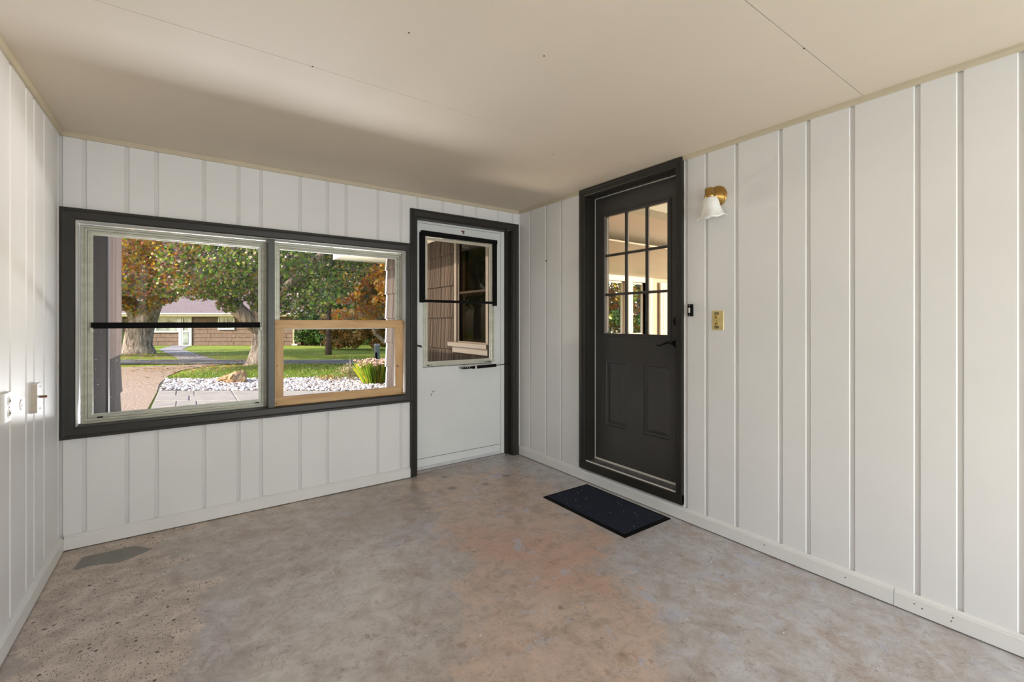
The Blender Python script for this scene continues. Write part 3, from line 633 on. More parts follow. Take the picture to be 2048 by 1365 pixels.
# ------------------------------------------------------------------ dark entry door (right wall)
def make_entry_door():
    d = struct_empty('door_1', 'charcoal entry door with nine pane window and two lower panels')
    rect = (-1.700, .160, -.884, 2.243)
    c = [(0, 0), (0, .012), (.006, .016), (.034, .018), (.040, .024), (.052, .024), (.052, 0)]
    for s_ in 'LRT': sweep_side(PR, *rect, c, s_).build('casing', M['dark'], d)
    pbox(PR, -1.752, -.832, .098, .160, 0, .022).build('casing', M['dark'], d)
    MB().box(-.0, .145, -.890, -.878, .16, 2.25).build('jamb', M['dark'], d)
    MB().box(-.0, .145, -1.706, -1.694, .16, 2.25).build('jamb', M['dark'], d)
    MB().box(-.0, .145, -1.70, -.884, 2.236, 2.248).build('head_jamb', M['dark'], d)
    MB().box(-.004, .145, -1.694, -.890, .150, .166).build('threshold', M['sillmetal'], d)
    MB().box(-.008, -.002, -1.694, -.890, .160, .168).build('threshold_nose', M['weather'], d)
    X = .100; PX = plane_right(X)
    MB().box(X-.006, X, -.892, -.889, .168, 2.236).build('weatherstrip', M['weather'], d)
    MB().box(X-.006, X, -1.694, -.890, 2.231, 2.235).build('weatherstrip', M['weather'], d)
    MB().box(X-.010, X, -1.694, -.890, .166, .176).build('weatherstrip', M['weather'], d)
    # leaf with window opening and two recessed panels
    y0, y1, z0, z1 = -1.692, -.893, .177, 2.230
    L0, L1, LZ0, LZ1 = -1.564, -1.000, 1.166, 2.072
    p1 = (-1.215, -.998, .452, .952); p2 = (-1.587, -1.356, .444, .948)
    mb = MB(); ys = sorted([y0, L0-.012, L1+.008, y1, p1[0], p1[1], p2[0], p2[1]]); zs = sorted([z0, .448, .950, LZ0-.010, LZ1+.010, z1])
    for a, b in zip(ys, ys[1:]):
        for e, f in zip(zs, zs[1:]):
            cy, cz = (a+b)/2, (e+f)/2
            if L0-.012 < cy < L1+.008 and LZ0-.01 < cz < LZ1+.01: continue
            if .448 < cz < .950 and (p1[0] < cy < p1[1] or p2[0] < cy < p2[1]): continue
            mb.box(X, X+.044, a, b, e, f)
    leaf = mb.build('door_leaf', M['door'], d)
    for q in (p1, p2):
        a, b, e, f = q[0], q[1], .448, .950
        ring = [(0, 0), (.006, .002), (.010, -.008), (.022, -.010), (.045, -.001), (.052, .0)]
        vs = []; fs = []
        for w, dd in ring: vs += [PX(a+w, e+w, dd), PX(b-w, e+w, dd), PX(b-w, f-w, dd), PX(a+w, f-w, dd)]
        for k in range(len(ring)-1):
            for i in range(4): fs.append((k*4+i, k*4+(i+1) % 4, k*4+4+(i+1) % 4, k*4+4+i))
        k = (len(ring)-1)*4; fs.append((k, k+1, k+2, k+3))
        MB().add(vs, fs).build('raised_panel', M['door'], d)
    lite = moulding('window_frame', PX, (L0, LZ0, L1, LZ1), [(0, -.02), (0, .008), (.005, .013), (.014, .013), (.017, .008), (.024, .006), (.026, .0), (.026, -.004)], M['door'], d, merged=True)
    my = [L0, -1.386, -1.200, L1]; mz = [LZ0, 1.466, 1.770, LZ1]
    for yy in my[1:3]: MB().prism([(X+.004, yy-.010, LZ0), (X-.006, yy-.005, LZ0), (X-.006, yy+.005, LZ0), (X+.004, yy+.010, LZ0), (X+.02, yy+.01, LZ0), (X+.02, yy-.01, LZ0)], (0, 0, LZ1-LZ0)).build('muntin', M['door'], d)
    for zz in mz[1:3]: MB().prism([(X+.005, L0, zz-.010), (X-.005, L0, zz-.005), (X-.005, L0, zz+.005), (X+.005, L0, zz+.010), (X+.019, L0, zz+.009), (X+.019, L0, zz-.009)], (0, L1-L0, 0)).build('muntin', M['door'], d)
    for a, b in zip(my, my[1:]):
        for e, f in zip(mz, mz[1:]):
            MB().box(X+.010, X+.013, a+.004, b-.004, e+.004, f-.004).build('pane', M['glass'], d)
            moulding('pane_bead', plane_right(X+.014), (a+.012, e+.012, b-.012, f-.012), [(0, 0), (0, .003), (.004, .003), (.004, 0)], M['roomtrim'], d, sides='LR', merged=True)
    # deadbolt
    R = revolve_axis((-1, 0, 0), (X, -1.640, 1.259))
    db = MB().lathe([(0, 0), (.034, 0), (.034, .006), (.028, .014), (.016, .017), (.014, .026), (0, .026)], 24, R).build('deadbolt', M['blackmetal'], d, True)
    MB().box(X-.036, X-.026, -1.644, -1.636, 1.244, 1.274).build('thumb_turn', M['blackmetal'], db, bevel=.002)
    R = revolve_axis((-1, 0, 0), (X, -1.640, 1.108))
    rs = MB().lathe([(0, 0), (.034, 0), (.034, .005), (.028, .013), (.013, .018), (.012, .045), (0, .048)], 24, R).build('rose', M['blackmetal'], d, True)
    pts = [(X-.045, -1.640, 1.110), (X-.050, -1.620, 1.122), (X-.052, -1.595, 1.118), (X-.052, -1.565, 1.106), (X-.050, -1.535, 1.094), (X-.048, -1.515, 1.093), (X-.047, -1.503, 1.098)]
    MB().tube(pts, [.010, .011, .008, .0065, .006, .005, .003], 10).build('lever_handle', M['blackmetal'], rs, True)
make_entry_door()

# ------------------------------------------------------------------ wall-mounted things
def make_sconce():
    cy, cz = -1.972, 1.997
    r = empty('wall_sconce', (0, cy, cz), 'antique brass wall sconce with a ruffled white glass bell shade right of the dark door', 'wall lamp')
    R = revolve_axis((-1, 0, 0), (0, cy, cz))
    MB().lathe([(0, 0), (.062, 0), (.063, .005), (.058, .010), (.050, .011), (.047, .018), (.040, .019), (.036, .028), (.028, .030), (.024, .040), (.013, .048), (0, .050)], 40, R).build('backplate', M['brass'], r, True)
    for dz in (.0,): MB().cyl((-.009, cy-.049, cz+dz), (-.016, cy-.049, cz+dz), .0035, n=8).build('screw', M['blackmetal'], r)
    top = Vector((-.108, cy-.014, cz+.022)); ax = Vector((.20, .0, -1)).normalized()
    MB().tube([(-.045, cy, cz), (-.075, cy-.003, cz+.010), (-.098, cy-.010, cz+.012)], [.013, .012, .012], 12).build('arm', M['brass'], r, True)
    R2 = revolve_axis(tuple(ax), tuple(top))
    MB().lathe([(0, -.010), (.018, -.010), (.023, -.004), (.024, .026), (.029, .029), (.031, .034), (.031, .044), (.027, .046), (0, .046)], 28, R2).build('socket_cup', M['brass'], r, True)
    MB().cyl(top + ax*.039 + Vector((0, -.034, 0)), top + ax*.039 + Vector((0, -.028, 0)), .005, n=8).build('thumb_screw', M['brass'], r)
    pr = [(.026, .040), (.033, .046), (.042, .062), (.047, .085), (.051, .108), (.058, .130), (.070, .148), (.083, .158), (.080, .1595), (.068, .150), (.055, .131), (.048, .108), (.044, .085), (.038, .062), (.028, .048), (.020, .046)]
    def wob(a, j):
        k = {5: .15, 6: .5, 7: 1, 8: 1, 9: .5, 10: .15}.get(j, 0); s = math.sin(6*a+.6)
        return (1+.03*k*s, -.0045*k*s)
    MB().lathe(pr, 60, R2, wob).build('shade', M['shade'], r, True)
    MB().lathe([(0, .046), (.012, .046), (.013, .065), (.024, .085), (.026, .100), (.018, .116), (0, .122)], 16, R2).build('bulb', M['plasticwhite'], r, True)
make_sconce()
def make_bell():
    r = empty('doorbell', (0, -1.803, 1.328), 'small black doorbell with a white push button beside the dark door', 'doorbell')
    MB().box(-.020, 0, -1.818, -1.788, 1.290, 1.365).build('housing', M['black'], r, bevel=.003)
    MB().box(-.0225, -.019, -1.807, -1.797, 1.311, 1.343).build('push_button', M['button'], r, bevel=.001)
    for z in (1.297, 1.358): MB().cyl((-.0195, -1.802, z), (-.021, -1.802, z), .0025, n=8).build('screw', M['button'], r)
make_bell()
def make_switch():
    r = empty('light_switch', (0, -1.977, 1.264), 'brass double switch plate with two toggles on the board wall below the sconce', 'switch')
    y0, y1, z0, z1 = -2.014, -1.940, 1.206, 1.322; yc = -1.972
    MB().prism([(0, y0, z0), (-.004, y0+.004, z0), (-.004, y1-.004, z0), (0, y1, z0)], (0, 0, z1-z0)).build('plate', M['brassplate'], r)
    for z in (1.305, 1.223):
        MB().box(-.0058, -.0035, yc-.012, yc+.012, z-.006, z+.006).build('label_slot', M['blackmetal'], r)
        MB().box(-.0066, -.0056, yc-.007, yc-.001, z-.002, z+.002).box(-.0066, -.0056, yc+.002, yc+.008, z-.002, z+.002).build('slot_mark', M['brassplate'], r)
    for z, up in ((1.281, 1), (1.246, -1)):
        MB().box(-.0065, -.0035, yc-.011, yc+.011, z-.010, z+.010).build('toggle_frame', M['brassplate'], r)
        MB().add([(-.006, yc-.006, z-.006), (-.006, yc+.006, z-.006), (-.006, yc+.006, z+.006), (-.006, yc-.006, z+.006), (-.019, yc-.004, z-.003+up*.008), (-.019, yc+.004, z-.003+up*.008), (-.019, yc+.004, z+.003+up*.008), (-.019, yc-.004, z+.003+up*.008)],
                 [(0,3,2,1),(4,5,6,7),(0,1,5,4),(1,2,6,5),(2,3,7,6),(3,0,4,7)]).build('toggle', M['brass'], r)
    MB().cyl((-.0035, yc, 1.2635), (-.0055, yc, 1.2635), .003, n=10).build('screw', M['brass'], r)
make_switch()
def make_outlet():
    r = empty('power_outlet', (XL, -.915, .931), 'white duplex power outlet on the left wall', 'outlet')
    y0, y1 = -.962, -.880
    MB().box(XL, XL+.012, y0, y1, .872, .988).build('plate', M['plasticwhite'], r, bevel=.003)
    for z in (.952, .906):
        s = MB().lathe([(0, .0), (.019, .0), (.0185, .0015), (0, .0018)], 20, revolve_axis((1, 0, 0), (XL+.012, -.908, z))).build('socket', M['plasticwhite'], r)
        MB().lathe([(0, 0), (.012, 0), (.0115, .0015), (0, .0018)], 18, revolve_axis((1, 0, 0), (XL+.0136, -.908, z))).build('socket_face', M['outlet_tan'], s)
        for dy in (-.005, .005): MB().box(XL+.0148, XL+.0160, -.908+dy-.001, -.908+dy+.001, z-.004, z+.004).build('slot', M['gap'], s)
    MB().cyl((XL+.012, -.908, .929), (XL+.0135, -.908, .929), .003, n=8).build('screw', M['gap'], r)
make_outlet()
o = MB().lathe([(0, 0), (.022, 0), (.022, .0012), (.018, .0022), (.006, .0022), (.005, .001), (0, .001)], 24, revolve_axis((1, 0, 0), (XL, -.700, .909))).build('wall_plug', M['plasticwhite'], None, True)
tag(o, 'small round white plug between the outlet and the wooden block', 'plug')
def make_block():
    r = empty('wooden_block', (XL, -.515, .91), 'white painted wooden block with a rusty bolt on the left wall', 'block')
    MB().box(XL, XL+.020, -.556, -.490, .846, .978).build('block', M['wall'], r, bevel=.001)
    MB().box(XL+.001, XL+.0195, -.5572, -.5562, .848, .976).build('side_face', M['bwood'], r)
    MB().cyl((XL+.018, -.520, .9155), (XL+.045, -.520, .9155), .0055, n=10).build('bolt', M['rust'], r)
    for z in (.962, .862): MB().cyl((XL+.0195, -.512, z), (XL+.0212, -.512, z), .004, n=8).build('screw', M['gap'], r)
make_block()
def make_mat():
    r = empty('door_mat', (-.27, -1.32, 0), 'navy ribbed door mat with black rubber border below the dark door', 'mat')
    r.rotation_euler = (0, 0, 0)
    x0, x1, y0, y1 = -.487, -.050, -1.690, -.945
    MB().add([(x0-.004,y0-.004,0.0005),(x1,y0-.004,.0005),(x1,y1+.004,.0005),(x0-.004,y1+.004,.0005),(x0+.004,y0+.004,.005),(x1-.004,y0+.004,.005),(x1-.004,y1-.004,.005),(x0+.004,y1-.004,.005)],
             [(0,3,2,1),(4,5,6,7),(0,1,5,4),(1,2,6,5),(2,3,7,6),(3,0,4,7)]).build('rubber_border', M['black'], r)
    b = .026; mb = MB(); n = 52; Lx = (x1-x0-2*b)
    for i in range(n):
        a = x0+b+Lx*i/n; e = a+Lx/n*.66
        mb.prism([(a, y0+b, .0045), (a+.001, y0+b, .0088), (e-.001, y0+b, .0088), (e, y0+b, .0045)], (0, y1-y0-2*b, 0))
    mb.box(x0+b, x1-b, y0+b, y1-b, .0048, .0064)
    c = mb.build('carpet', M['carpet'], r); c['kind'] = 'stuff'
    mb = MB(); random.seed(3)
    for _ in range(26):
        x = random.uniform(x0+.03, x1-.03); y = random.uniform(y0+.03, y1-.03); s = random.uniform(.001, .0028)
        mb.box(x, x+s, y, y+s*1.4, .0088, .0098)
    mb.build('lint', M['button'], r)['kind'] = 'stuff'
make_mat()
def make_crumbs():
    mb = MB(); random.seed(5)
    for x, y in ((-1.02,-.9),(-.95,-1.15),(-.6,-2.6),(-.5,-2.35),(-1.27,-1.3),(-.42,-1.95),(-.38,-2.02),(-.46,-2.1),(-.33,-2.13),(-1.9,-1.2),(-1.6,-1.9),(-.9,-2.7),(-.2,-.5),(-.13,-.04),(-.10,-.05),(-.85,-2.0),(-2.2,-.7),(-.55,-2.16)):
        s = random.uniform(.0025, .0055); mb.box(x, x+s, y, y+s, 0, s*.5)
    o = mb.build('debris', M['button']); tag(o, 'scattered white crumbs and paint flecks on the concrete floor', 'debris', None, 'stuff')
make_crumbs()

# ------------------------------------------------------------------ the room beyond the entry door
def make_room():
    X0, X1, Y0, Y1, Z0, Z1 = .145, 9.0, -4.2, 3.35, .15, 2.49
    f = MB().box(X0, X1, Y0, Y1, -.1, Z0).build('floor_room', M['woodfloor']); tag(f, 'brown floor of the room beyond the dark door', None, None, 'structure')
    c = MB().box(X0, X1+.1, Y0-.1, Y1+.15, Z1, Z1+.1).build('ceiling_room', M['roomceil']); tag(c, 'cream ceiling seen through the door panes', None, None, 'structure')
    b = MB().box(X0, X1, -.70, -.50, 2.33, Z1).build('trim_6', M['beam']); tag(b, 'pale beam across the room ceiling', None, None, 'structure')
    # far wall with two-light window
    wx = [4.55, 5.46, 5.68, 6.16]
    mb = MB()
    for x0, x1, z0, z1 in ((X0, 4.1, -.1, Z1), (4.1, 6.16, -.1, .95), (4.1, 6.16, 2.16, Z1), (6.16, X1, -.1, Z1), (5.46, 5.68, .95, 2.16)): mb.box(x0, x1, Y1, Y1+.15, z0, z1)
    w = mb.build('wall_room_far', M['roomwall']); tag(w, 'beige far wall of the room beyond the door', None, None, 'structure')
    wi = struct_empty('window_2', 'white trimmed far window seen through the entry door panes')
    P = plane_back(Y1)
    moulding('frame', P, (4.1, .95, 6.16, 2.16), [(0, -.14), (0, .02), (.02, .03), (.12, .03), (.15, .045), (.21, .045), (.21, 0), (.001, 0), (.001, -.14)], M['roomtrim'], wi)
    MB().box(5.46, 5.68, Y1-.03, Y1, .95, 2.16).build('mullion', M['roomtrim'], wi)
    for a, b_ in ((4.1, 5.46), (5.68, 6.16)):
        moulding('sash', plane_back(Y1+.10), (a+.04, .99, b_-.04, 2.12), [(0, 0), (0, .03), (.04, .03), (.04, 0)], M['roomtrim'], wi, merged=True)
        MB().box(a+.03, b_-.03, Y1+.085, Y1+.088, .98, 2.13).build('pane', M['glass'], wi)
    # interior side door on the far wall
    dd = empty('panel_door', (7.0, 3.3, .15), 'pale interior panel door standing at the far right of the lit room', 'door')
    MB().box(6.62, 7.4, 3.26, 3.30, .15, 2.18).build('leaf', M['roomtrim'], dd, bevel=.004)
    for z0, z1 in ((.3, .95), (1.08, 2.05)): moulding('panel_moulding', plane_back(3.26), (6.74, z0, 7.28, z1), [(0, 0), (0, .008), (.02, .012), (.03, 0)], M['roomtrim'], dd, merged=True)
    mb = MB().box(X0, X1, Y0-.1, Y0, -.1, Z1); mb.build('wall_room_rear', M['roomwall'])['kind'] = 'structure'
    mb = MB()
    for y0, y1, z0, z1 in ((Y0, -4.0, -.1, Z1), (-1.5, Y1, -.1, Z1), (-4.0, -1.5, -.1, .65), (-4.0, -1.5, 2.35, Z1)): mb.box(X1, X1+.12, y0, y1, z0, z1)  # unseen opening added behind the room's fill lamp
    mb.build('wall_room_east', M['roomwall'])['kind'] = 'structure'
    mb = MB().box(X0+.0, .20, Y0, -1.72, -.1, Z1); mb.box(X0, .20, -.86, .30, -.1, Z1); mb.box(X0, .20, -1.72, -.86, 2.26, Z1); mb.box(X0, .20, -1.72, -.86, -.1, .16)
    mb.build('wall_room_west', M['roomwall'])['kind'] = 'structure'
    mb = MB().box(X0, 1.30, .25, .31, .15, Z1); mb.box(1.24, 1.30, .31, Y1, .15, Z1)  # added dark partition, makes the house window look unlit inside
    mb.build('wall_dark_backing', M['dark_backing'])['kind'] = 'structure'
make_room()

# ------------------------------------------------------------------ outside walls beside the window
def shingle_wall(name, x, sgn, y0, y1, courses, lab, cols, capy=None, skip=None, mat='siding'):
    """striated shingles on the plane x, facing sgn; every shingle is a flared piece"""
    r = struct_empty(name, lab); random.seed(len(name))
    for z0, z1 in courses:
        ys = [y0]; 
        while ys[-1] < y1-.001: ys.append(min(y1, ys[-1] + random.uniform(*cols)))
        for a, b in zip(ys, ys[1:]):
            if skip and not (b <= skip[0] or a >= skip[1] or z1 <= skip[2] or z0 >= skip[3]):
                # cut round the opening
                pieces = []
                if a < skip[0]: pieces.append((a, skip[0], z0, z1))
                if b > skip[1]: pieces.append((skip[1], b, z0, z1))
                aa, bb = max(a, skip[0]), min(b, skip[1])
                if z0 < skip[2]: pieces.append((aa, bb, z0, skip[2]))
                if z1 > skip[3]: pieces.append((aa, bb, skip[3], z1))
            else: pieces = [(a, b, z0, z1)]
            for pa, pb_, pz0, pz1 in pieces:
                if pb_-pa < .01 or pz1-pz0 < .01: continue
                k0 = .018*(1-(pz0-z0)/(z1-z0)); k1 = .018*(1-(pz1-z0)/(z1-z0))
                g = .0015
                MB().prism([(x, pa+g, pz0), (x+sgn*(.004+k0), pa+g, pz0), (x+sgn*(.004+k1), pa+g, pz1), (x, pa+g, pz1)], (0, pb_-pa-2*g, 0)).build('shingle', M['siding' if mat == 'garage' else mat], r)
        if capy is not None:
            MB().prism([(x-sgn*.02, capy, z0-.004), (x+sgn*.036, capy, z0-.004), (x+sgn*.012, capy, z1-.01), (x-sgn*.02, capy, z1-.01)], (0, .045, 0)).build('corner_cap', M['cap'], r)
    return r
CO = [(-.02, .17), (.17, .55), (.55, .93), (.93, 1.305), (1.305, 1.685), (1.685, 2.065), (2.065, 2.28)]
mb = MB()
for a, b, e, f in ((.0, .56, -.25, 2.42), (1.20, 3.50, -.25, 2.42), (.56, 1.20, -.25, 1.0), (.56, 1.20, 2.22, 2.42)): mb.box(.004, .145, a, b, e, f)
o = mb.build('wall_house_core', M['exdark']); tag(o, 'house wall behind the shingles', None, None, 'structure')
shingle_wall('wall_house', .004, -1, .14, 3.50, CO, 'brown striated shingle wall seen through the storm door', (.55, .62), 3.485, (.50, 1.262, .905, 2.30))
# pale sunny end face of the house
def house_end():
    mb = MB()
    for x0, x1, z0, z1 in ((.0, 4.1, -.25, 2.42), (4.1, 6.16, -.25, .95), (4.1, 6.16, 2.16, 2.42), (6.24, 9.1, -.25, 2.42), (5.52, 5.60, .95, 2.16)): mb.box(x0, x1, 3.50, 3.53, z0, z1)
    mb.build('wall_house_end', M['siding'])['kind'] = 'structure'
house_end()
def house_window():
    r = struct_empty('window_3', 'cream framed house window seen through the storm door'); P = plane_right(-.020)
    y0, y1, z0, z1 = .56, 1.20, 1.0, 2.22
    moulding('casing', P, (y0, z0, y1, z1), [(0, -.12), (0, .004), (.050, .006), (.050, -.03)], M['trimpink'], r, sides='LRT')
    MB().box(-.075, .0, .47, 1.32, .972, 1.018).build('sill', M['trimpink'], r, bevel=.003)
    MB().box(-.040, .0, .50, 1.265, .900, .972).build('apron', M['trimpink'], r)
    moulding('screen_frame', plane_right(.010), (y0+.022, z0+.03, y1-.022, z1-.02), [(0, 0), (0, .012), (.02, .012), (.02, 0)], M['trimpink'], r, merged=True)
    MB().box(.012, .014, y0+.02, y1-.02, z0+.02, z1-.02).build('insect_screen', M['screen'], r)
    for a, b in ((z0+.03, 1.58), (1.58, z1-.02)):
        moulding('sash', plane_right(.07), (y0+.07, a+.03, y1-.07, b-.03), [(0, 0), (0, .02), (.04, .02), (.04, 0)], M['trimpink'], r, merged=True)
        MB().box(.066, .069, y0+.05, y1-.05, a+.02, b-.02).build('pane', M['glass'], r)
    MB().box(-.0, .012, .58, 1.18, 1.575, 1.60).build('screen_rail', M['exdark'], r)
house_window()
# garage side: dark board, pale edge trim, striated panels
o = MB().box(-9.0, XL-.004, .14, 2.58, -.25, 2.42).build('wall_garage_core', M['exdark']); tag(o, 'garage body left of the porch window', None, None, 'structure')
o = MB().box(XL-.003, XL+.016, .16, 1.555, .0, 2.40).build('trim_7', M['exdark']); tag(o, 'dark weathered board seen at the left of the window', None, None, 'structure')
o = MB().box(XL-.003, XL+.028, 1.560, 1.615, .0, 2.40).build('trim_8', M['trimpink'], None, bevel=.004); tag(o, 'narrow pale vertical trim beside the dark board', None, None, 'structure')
shingle_wall('wall_garage', XL, 1, 1.62, 2.585, CO[:3], 'tan striated garage siding at the left edge of the window', (.19, .21), None, None, 'garage')
o = MB().box(XL-.003, XL+.016, 1.62, 2.585, .93, 2.40).build('trim_9', M['siding_pink']); tag(o, 'tan fluted panel above the garage shingles', None, None, 'structure')
# roof, soffit and fascia of the house
def make_eaves():
    r = struct_empty('roof_house', 'cream soffit and fascia of the house eave')
    MB().box(-.60, 9.6, .47, 4.25, 2.28, 2.30).build('soffit', M['soffit'], r)
    MB().box(-.60, 9.6, 4.25, 4.28, 2.27, 2.56).build('fascia', M['nwhite'], r)
    MB().box(-.63, -.60, .47, 4.28, 2.27, 2.56).build('fascia', M['nwhite'], r)
    MB().add([(-.66, -6.6, 2.54), (9.7, -6.6, 2.54), (9.7, 4.34, 2.54), (-.66, 4.34, 2.54), (3, -3, 4.2), (6, -3, 4.2), (6, 1.0, 4.2), (3, 1.0, 4.2)],
             [(0,1,2,3),(0,4,5,1),(1,5,6,2),(2,6,7,3),(3,7,4,0),(4,7,6,5)]).build('roof_slopes', M['roof'], r)
    g = struct_empty('roof_garage', 'low roof over porch and garage')
    MB().add([(-9.6, -6.6, 2.46), (-.66, -6.6, 2.46), (-.66, .46, 2.46), (-9.6, .46, 2.46), (-9.6, -6.6, 2.6), (-.66, -6.6, 2.7), (-.66, .46, 2.7), (-9.6, .46, 2.6)],
             [(0,1,2,3),(4,7,6,5),(0,4,5,1),(1,5,6,2),(2,6,7,3),(3,7,4,0)]).build('roof_slopes', M['roof'], g)
    MB().box(-9.6, XL+.02, .46, 2.7, 2.42, 2.60).build('roof_edge', M['roof'], g)
make_eaves()

# ------------------------------------------------------------------ ground
def ground_strip(name, ulist, tlist, dz, m, lab, kind='structure', thick=.05):
    vs = []; nu, nt_ = len(ulist), len(tlist)
    for t in tlist:
        for u in ulist: p = S(u, t); vs.append((p.x, p.y, p.z+dz))
    fs = [(j*nu+i, j*nu+i+1, (j+1)*nu+i+1, (j+1)*nu+i) for j in range(nt_-1) for i in range(nu-1)]
    me = bpy.data.meshes.new(name); me.from_pydata(vs, [], fs); o = link(name, me, m); tag(o, lab, None, None, kind); return o
ground_strip('lawn', list(np.linspace(-90, 90, 31)), [-60, -30, -10, 0, 4.6, 9, 11, 14, 18, 24, 30, 40, 60, 110], -.004, M['grass'], 'green autumn lawns either side of the street')
def poly_slab(name, pts, dz, th, m, lab=None, parent=None, kind=None):
    vs = [(x, y, z+dz) for x, y, z in pts]; mb = MB().prism([(x, y, z-th) for x, y, z in vs], (0, 0, th)); o = mb.build(name, m, parent)
    if kind: tag(o, lab, None, None, kind)
    return o
def XY(x, y):
    t = (x-CX)*math.sin(TH)+(y-CY)*math.cos(TH); return Vector((x, y, gz(t)))
def ut(x, y): return ((x-CX)*math.cos(TH)-(y-CY)*math.sin(TH), (x-CX)*math.sin(TH)+(y-CY)*math.cos(TH))
# driveway (runs along +y from the garage) in quads so that it follows the fall
def drive():
    vs = []; fs = []; rows = [(2.6, -9, -3.07), (5, -9, -3.07), (7.4, -9, -3.05), (9, -9, -3.08), (11, -9.2, -3.0), (12.8, -9.6, -2.75), (14.2, -10.5, -2.15), (15.2, -12, -1.3)]
    for y, a, b in rows:
        for k in range(5):
            p = XY(a+(b-a)*k/4, y); vs.append((p.x, p.y, p.z+.012))
    for j in range(len(rows)-1):
        for k in range(4): fs.append((j*5+k, j*5+k+1, j*5+k+6, j*5+k+5))
    me = bpy.data.meshes.new('driveway'); me.from_pydata(vs, [], fs); o = link('driveway', me, M['drive']); tag(o, 'pinkish exposed aggregate driveway at the left', None, None, 'structure')
drive()
ground_strip('street', list(np.linspace(-60, 50, 12)), [15.55, 16.4, 17.3], .022, M['asphalt'], 'narrow grey street in tree shade')
ground_strip('kerb', list(np.linspace(-60, 50, 12)), [15.38, 15.55], .04, M['kerb'], 'concrete kerb along the near side of the street')
ground_strip('kerb_far', list(np.linspace(-60, 50, 12)), [17.3, 17.5], .04, M['kerb'], 'concrete kerb along the far side of the street')
def walkway():
    A = (-12.0, 17.4); B = (-20.6, 27.2); C = (-24.6, 33.6); vs = []
    for (u, t), wd in ((A, .75), ((-14.5, 20.2), .7), (B, .7), (C, .7)):
        for s in (-1, 1): p = S(u+s*wd, t); vs.append((p.x, p.y, p.z+.014))
    me = bpy.data.meshes.new('walkway'); me.from_pydata(vs, [], [(0,1,3,2),(2,3,5,4),(4,5,7,6)]); o = link('path', me, M['kerb']); tag(o, 'pale walkway crossing the far lawn to the brown house', None, None, 'structure')
walkway()
def patio():
    r = struct_empty('patio', 'grey flagstone patio outside the porch window')
    X_u = lambda X, t: (X-CX-math.sin(TH)*t)/math.cos(TH)
    rows = [(8.18, 8.72, [-3.03, -2.74, -2.47, -1.89, -1.25, -.62, -.08]), (7.62, 8.18, [-3.03, -2.55, -1.88, -1.35, -.72, -.08]), (7.10, 7.62, [-3.03, -2.72, -2.45, -1.5, -.95, -.35, -.08]),
            (6.50, 7.10, [-3.03, -2.3, -1.75, -1.1, -.5, -.08]), (5.85, 6.50, [-3.03, -2.6, -1.9, -1.3, -.75, -.08]), (5.2, 5.85, [-3.03, -2.35, -1.6, -.9, -.4, -.08]), (4.55, 5.2, [-3.03, -2.7, -2.0, -1.2, -.6, -.08]), (3.9, 4.55, [-3.03, -2.4, -1.7, -1.0, -.08])]
    sub = []
    random.seed(9)
    for t0, t1, Xs in rows:
        for a, b in zip(Xs, Xs[1:]):
            g = .009; pts = []
            for X, t in ((a+g, t0+g), (b-g, t0+g), (b-g, t1-g), (a+g, t1-g)):
                p = S(X_u(X, t), t); pts.append(Vector((p.x+random.uniform(-.006, .006), p.y+random.uniform(-.006, .006), -.15)))
            if min(p.y for p in pts) < .16: continue
            MB().prism(pts, (0, 0, .07+random.uniform(-.003, .004))).build('flagstone', M['flag'], r, bevel=.006)
    p = [S(X_u(-3.03, 8.73), 8.73), S(X_u(-.06, 8.73), 8.73), Vector((-.06, .14, 0)), Vector((-3.03, .14, 0))]
    MB().prism([(q.x, q.y, -.2) for q in p], (0, 0, .108)).build('bedding', M['kerb'], r)
patio()

# ------------------------------------------------------------------ numpy scatter helpers
def mesh_np(name, V, loops_per_face, nfaces, idx, colors, m, parent=None):
    me = bpy.data.meshes.new(name); me.vertices.add(len(V)); me.vertices.foreach_set('co', V.astype(np.float32).ravel())
    me.loops.add(len(idx)); me.loops.foreach_set('vertex_index', idx.astype(np.int32))
    me.polygons.add(nfaces); me.polygons.foreach_set('loop_start', (np.arange(nfaces)*loops_per_face).astype(np.int32))
    me.update(calc_edges=True)
    if colors is not None:
        a = me.attributes.new('leafcol', 'FLOAT_COLOR', 'POINT'); c = np.ones((len(V), 4), np.float32); c[:, :3] = colors; a.data.foreach_set('color', c.ravel())
    return link(name, me, m, parent)
ang = np.radians([90, 62, 45, 18, -5, -60, -90, -120, 185, 162, 135, 118]); rad = np.array([1.0, .45, .82, .42, .72, .42, .30, .42, .72, .42, .82, .45])
MAPLE = np.stack([rad*np.cos(ang), rad*np.sin(ang)], 1)
DIAM = np.array([[0, -1], [.55, -.1], [0, 1], [-.55, -.1]], float)
OVAL = np.array([[0, -1], [.5, -.4], [.5, .35], [0, 1], [-.5, .35], [-.5, -.4]], float)
def leaves(name, C, size, cols, shape=MAPLE, parent=None, m=None, flat=.0, droop=True):
    n = len(C); k = len(shape)
    a = rng.normal(size=(n, 3)); a /= np.linalg.norm(a, axis=1)[:, None]
    if flat: a = a*(1-flat) + np.array([0, 0, 1])*flat; a /= np.linalg.norm(a, axis=1)[:, None]
    b = rng.normal(size=(n, 3)); b -= (b*a).sum(1)[:, None]*a; b /= np.linalg.norm(b, axis=1)[:, None]; c = np.cross(a, b)
    s = size*rng.uniform(.65, 1.2, n)
    V = C[:, None, :] + s[:, None, None]*(shape[None, :, 0, None]*b[:, None, :] + shape[None, :, 1, None]*c[:, None, :] - .28*np.abs(shape[None, :, 0, None])*a[:, None, :])
    return mesh_np(name, V.reshape(-1, 3), k, n, np.arange(n*k), np.repeat(cols, k, 0), m or M['leaf'], parent)
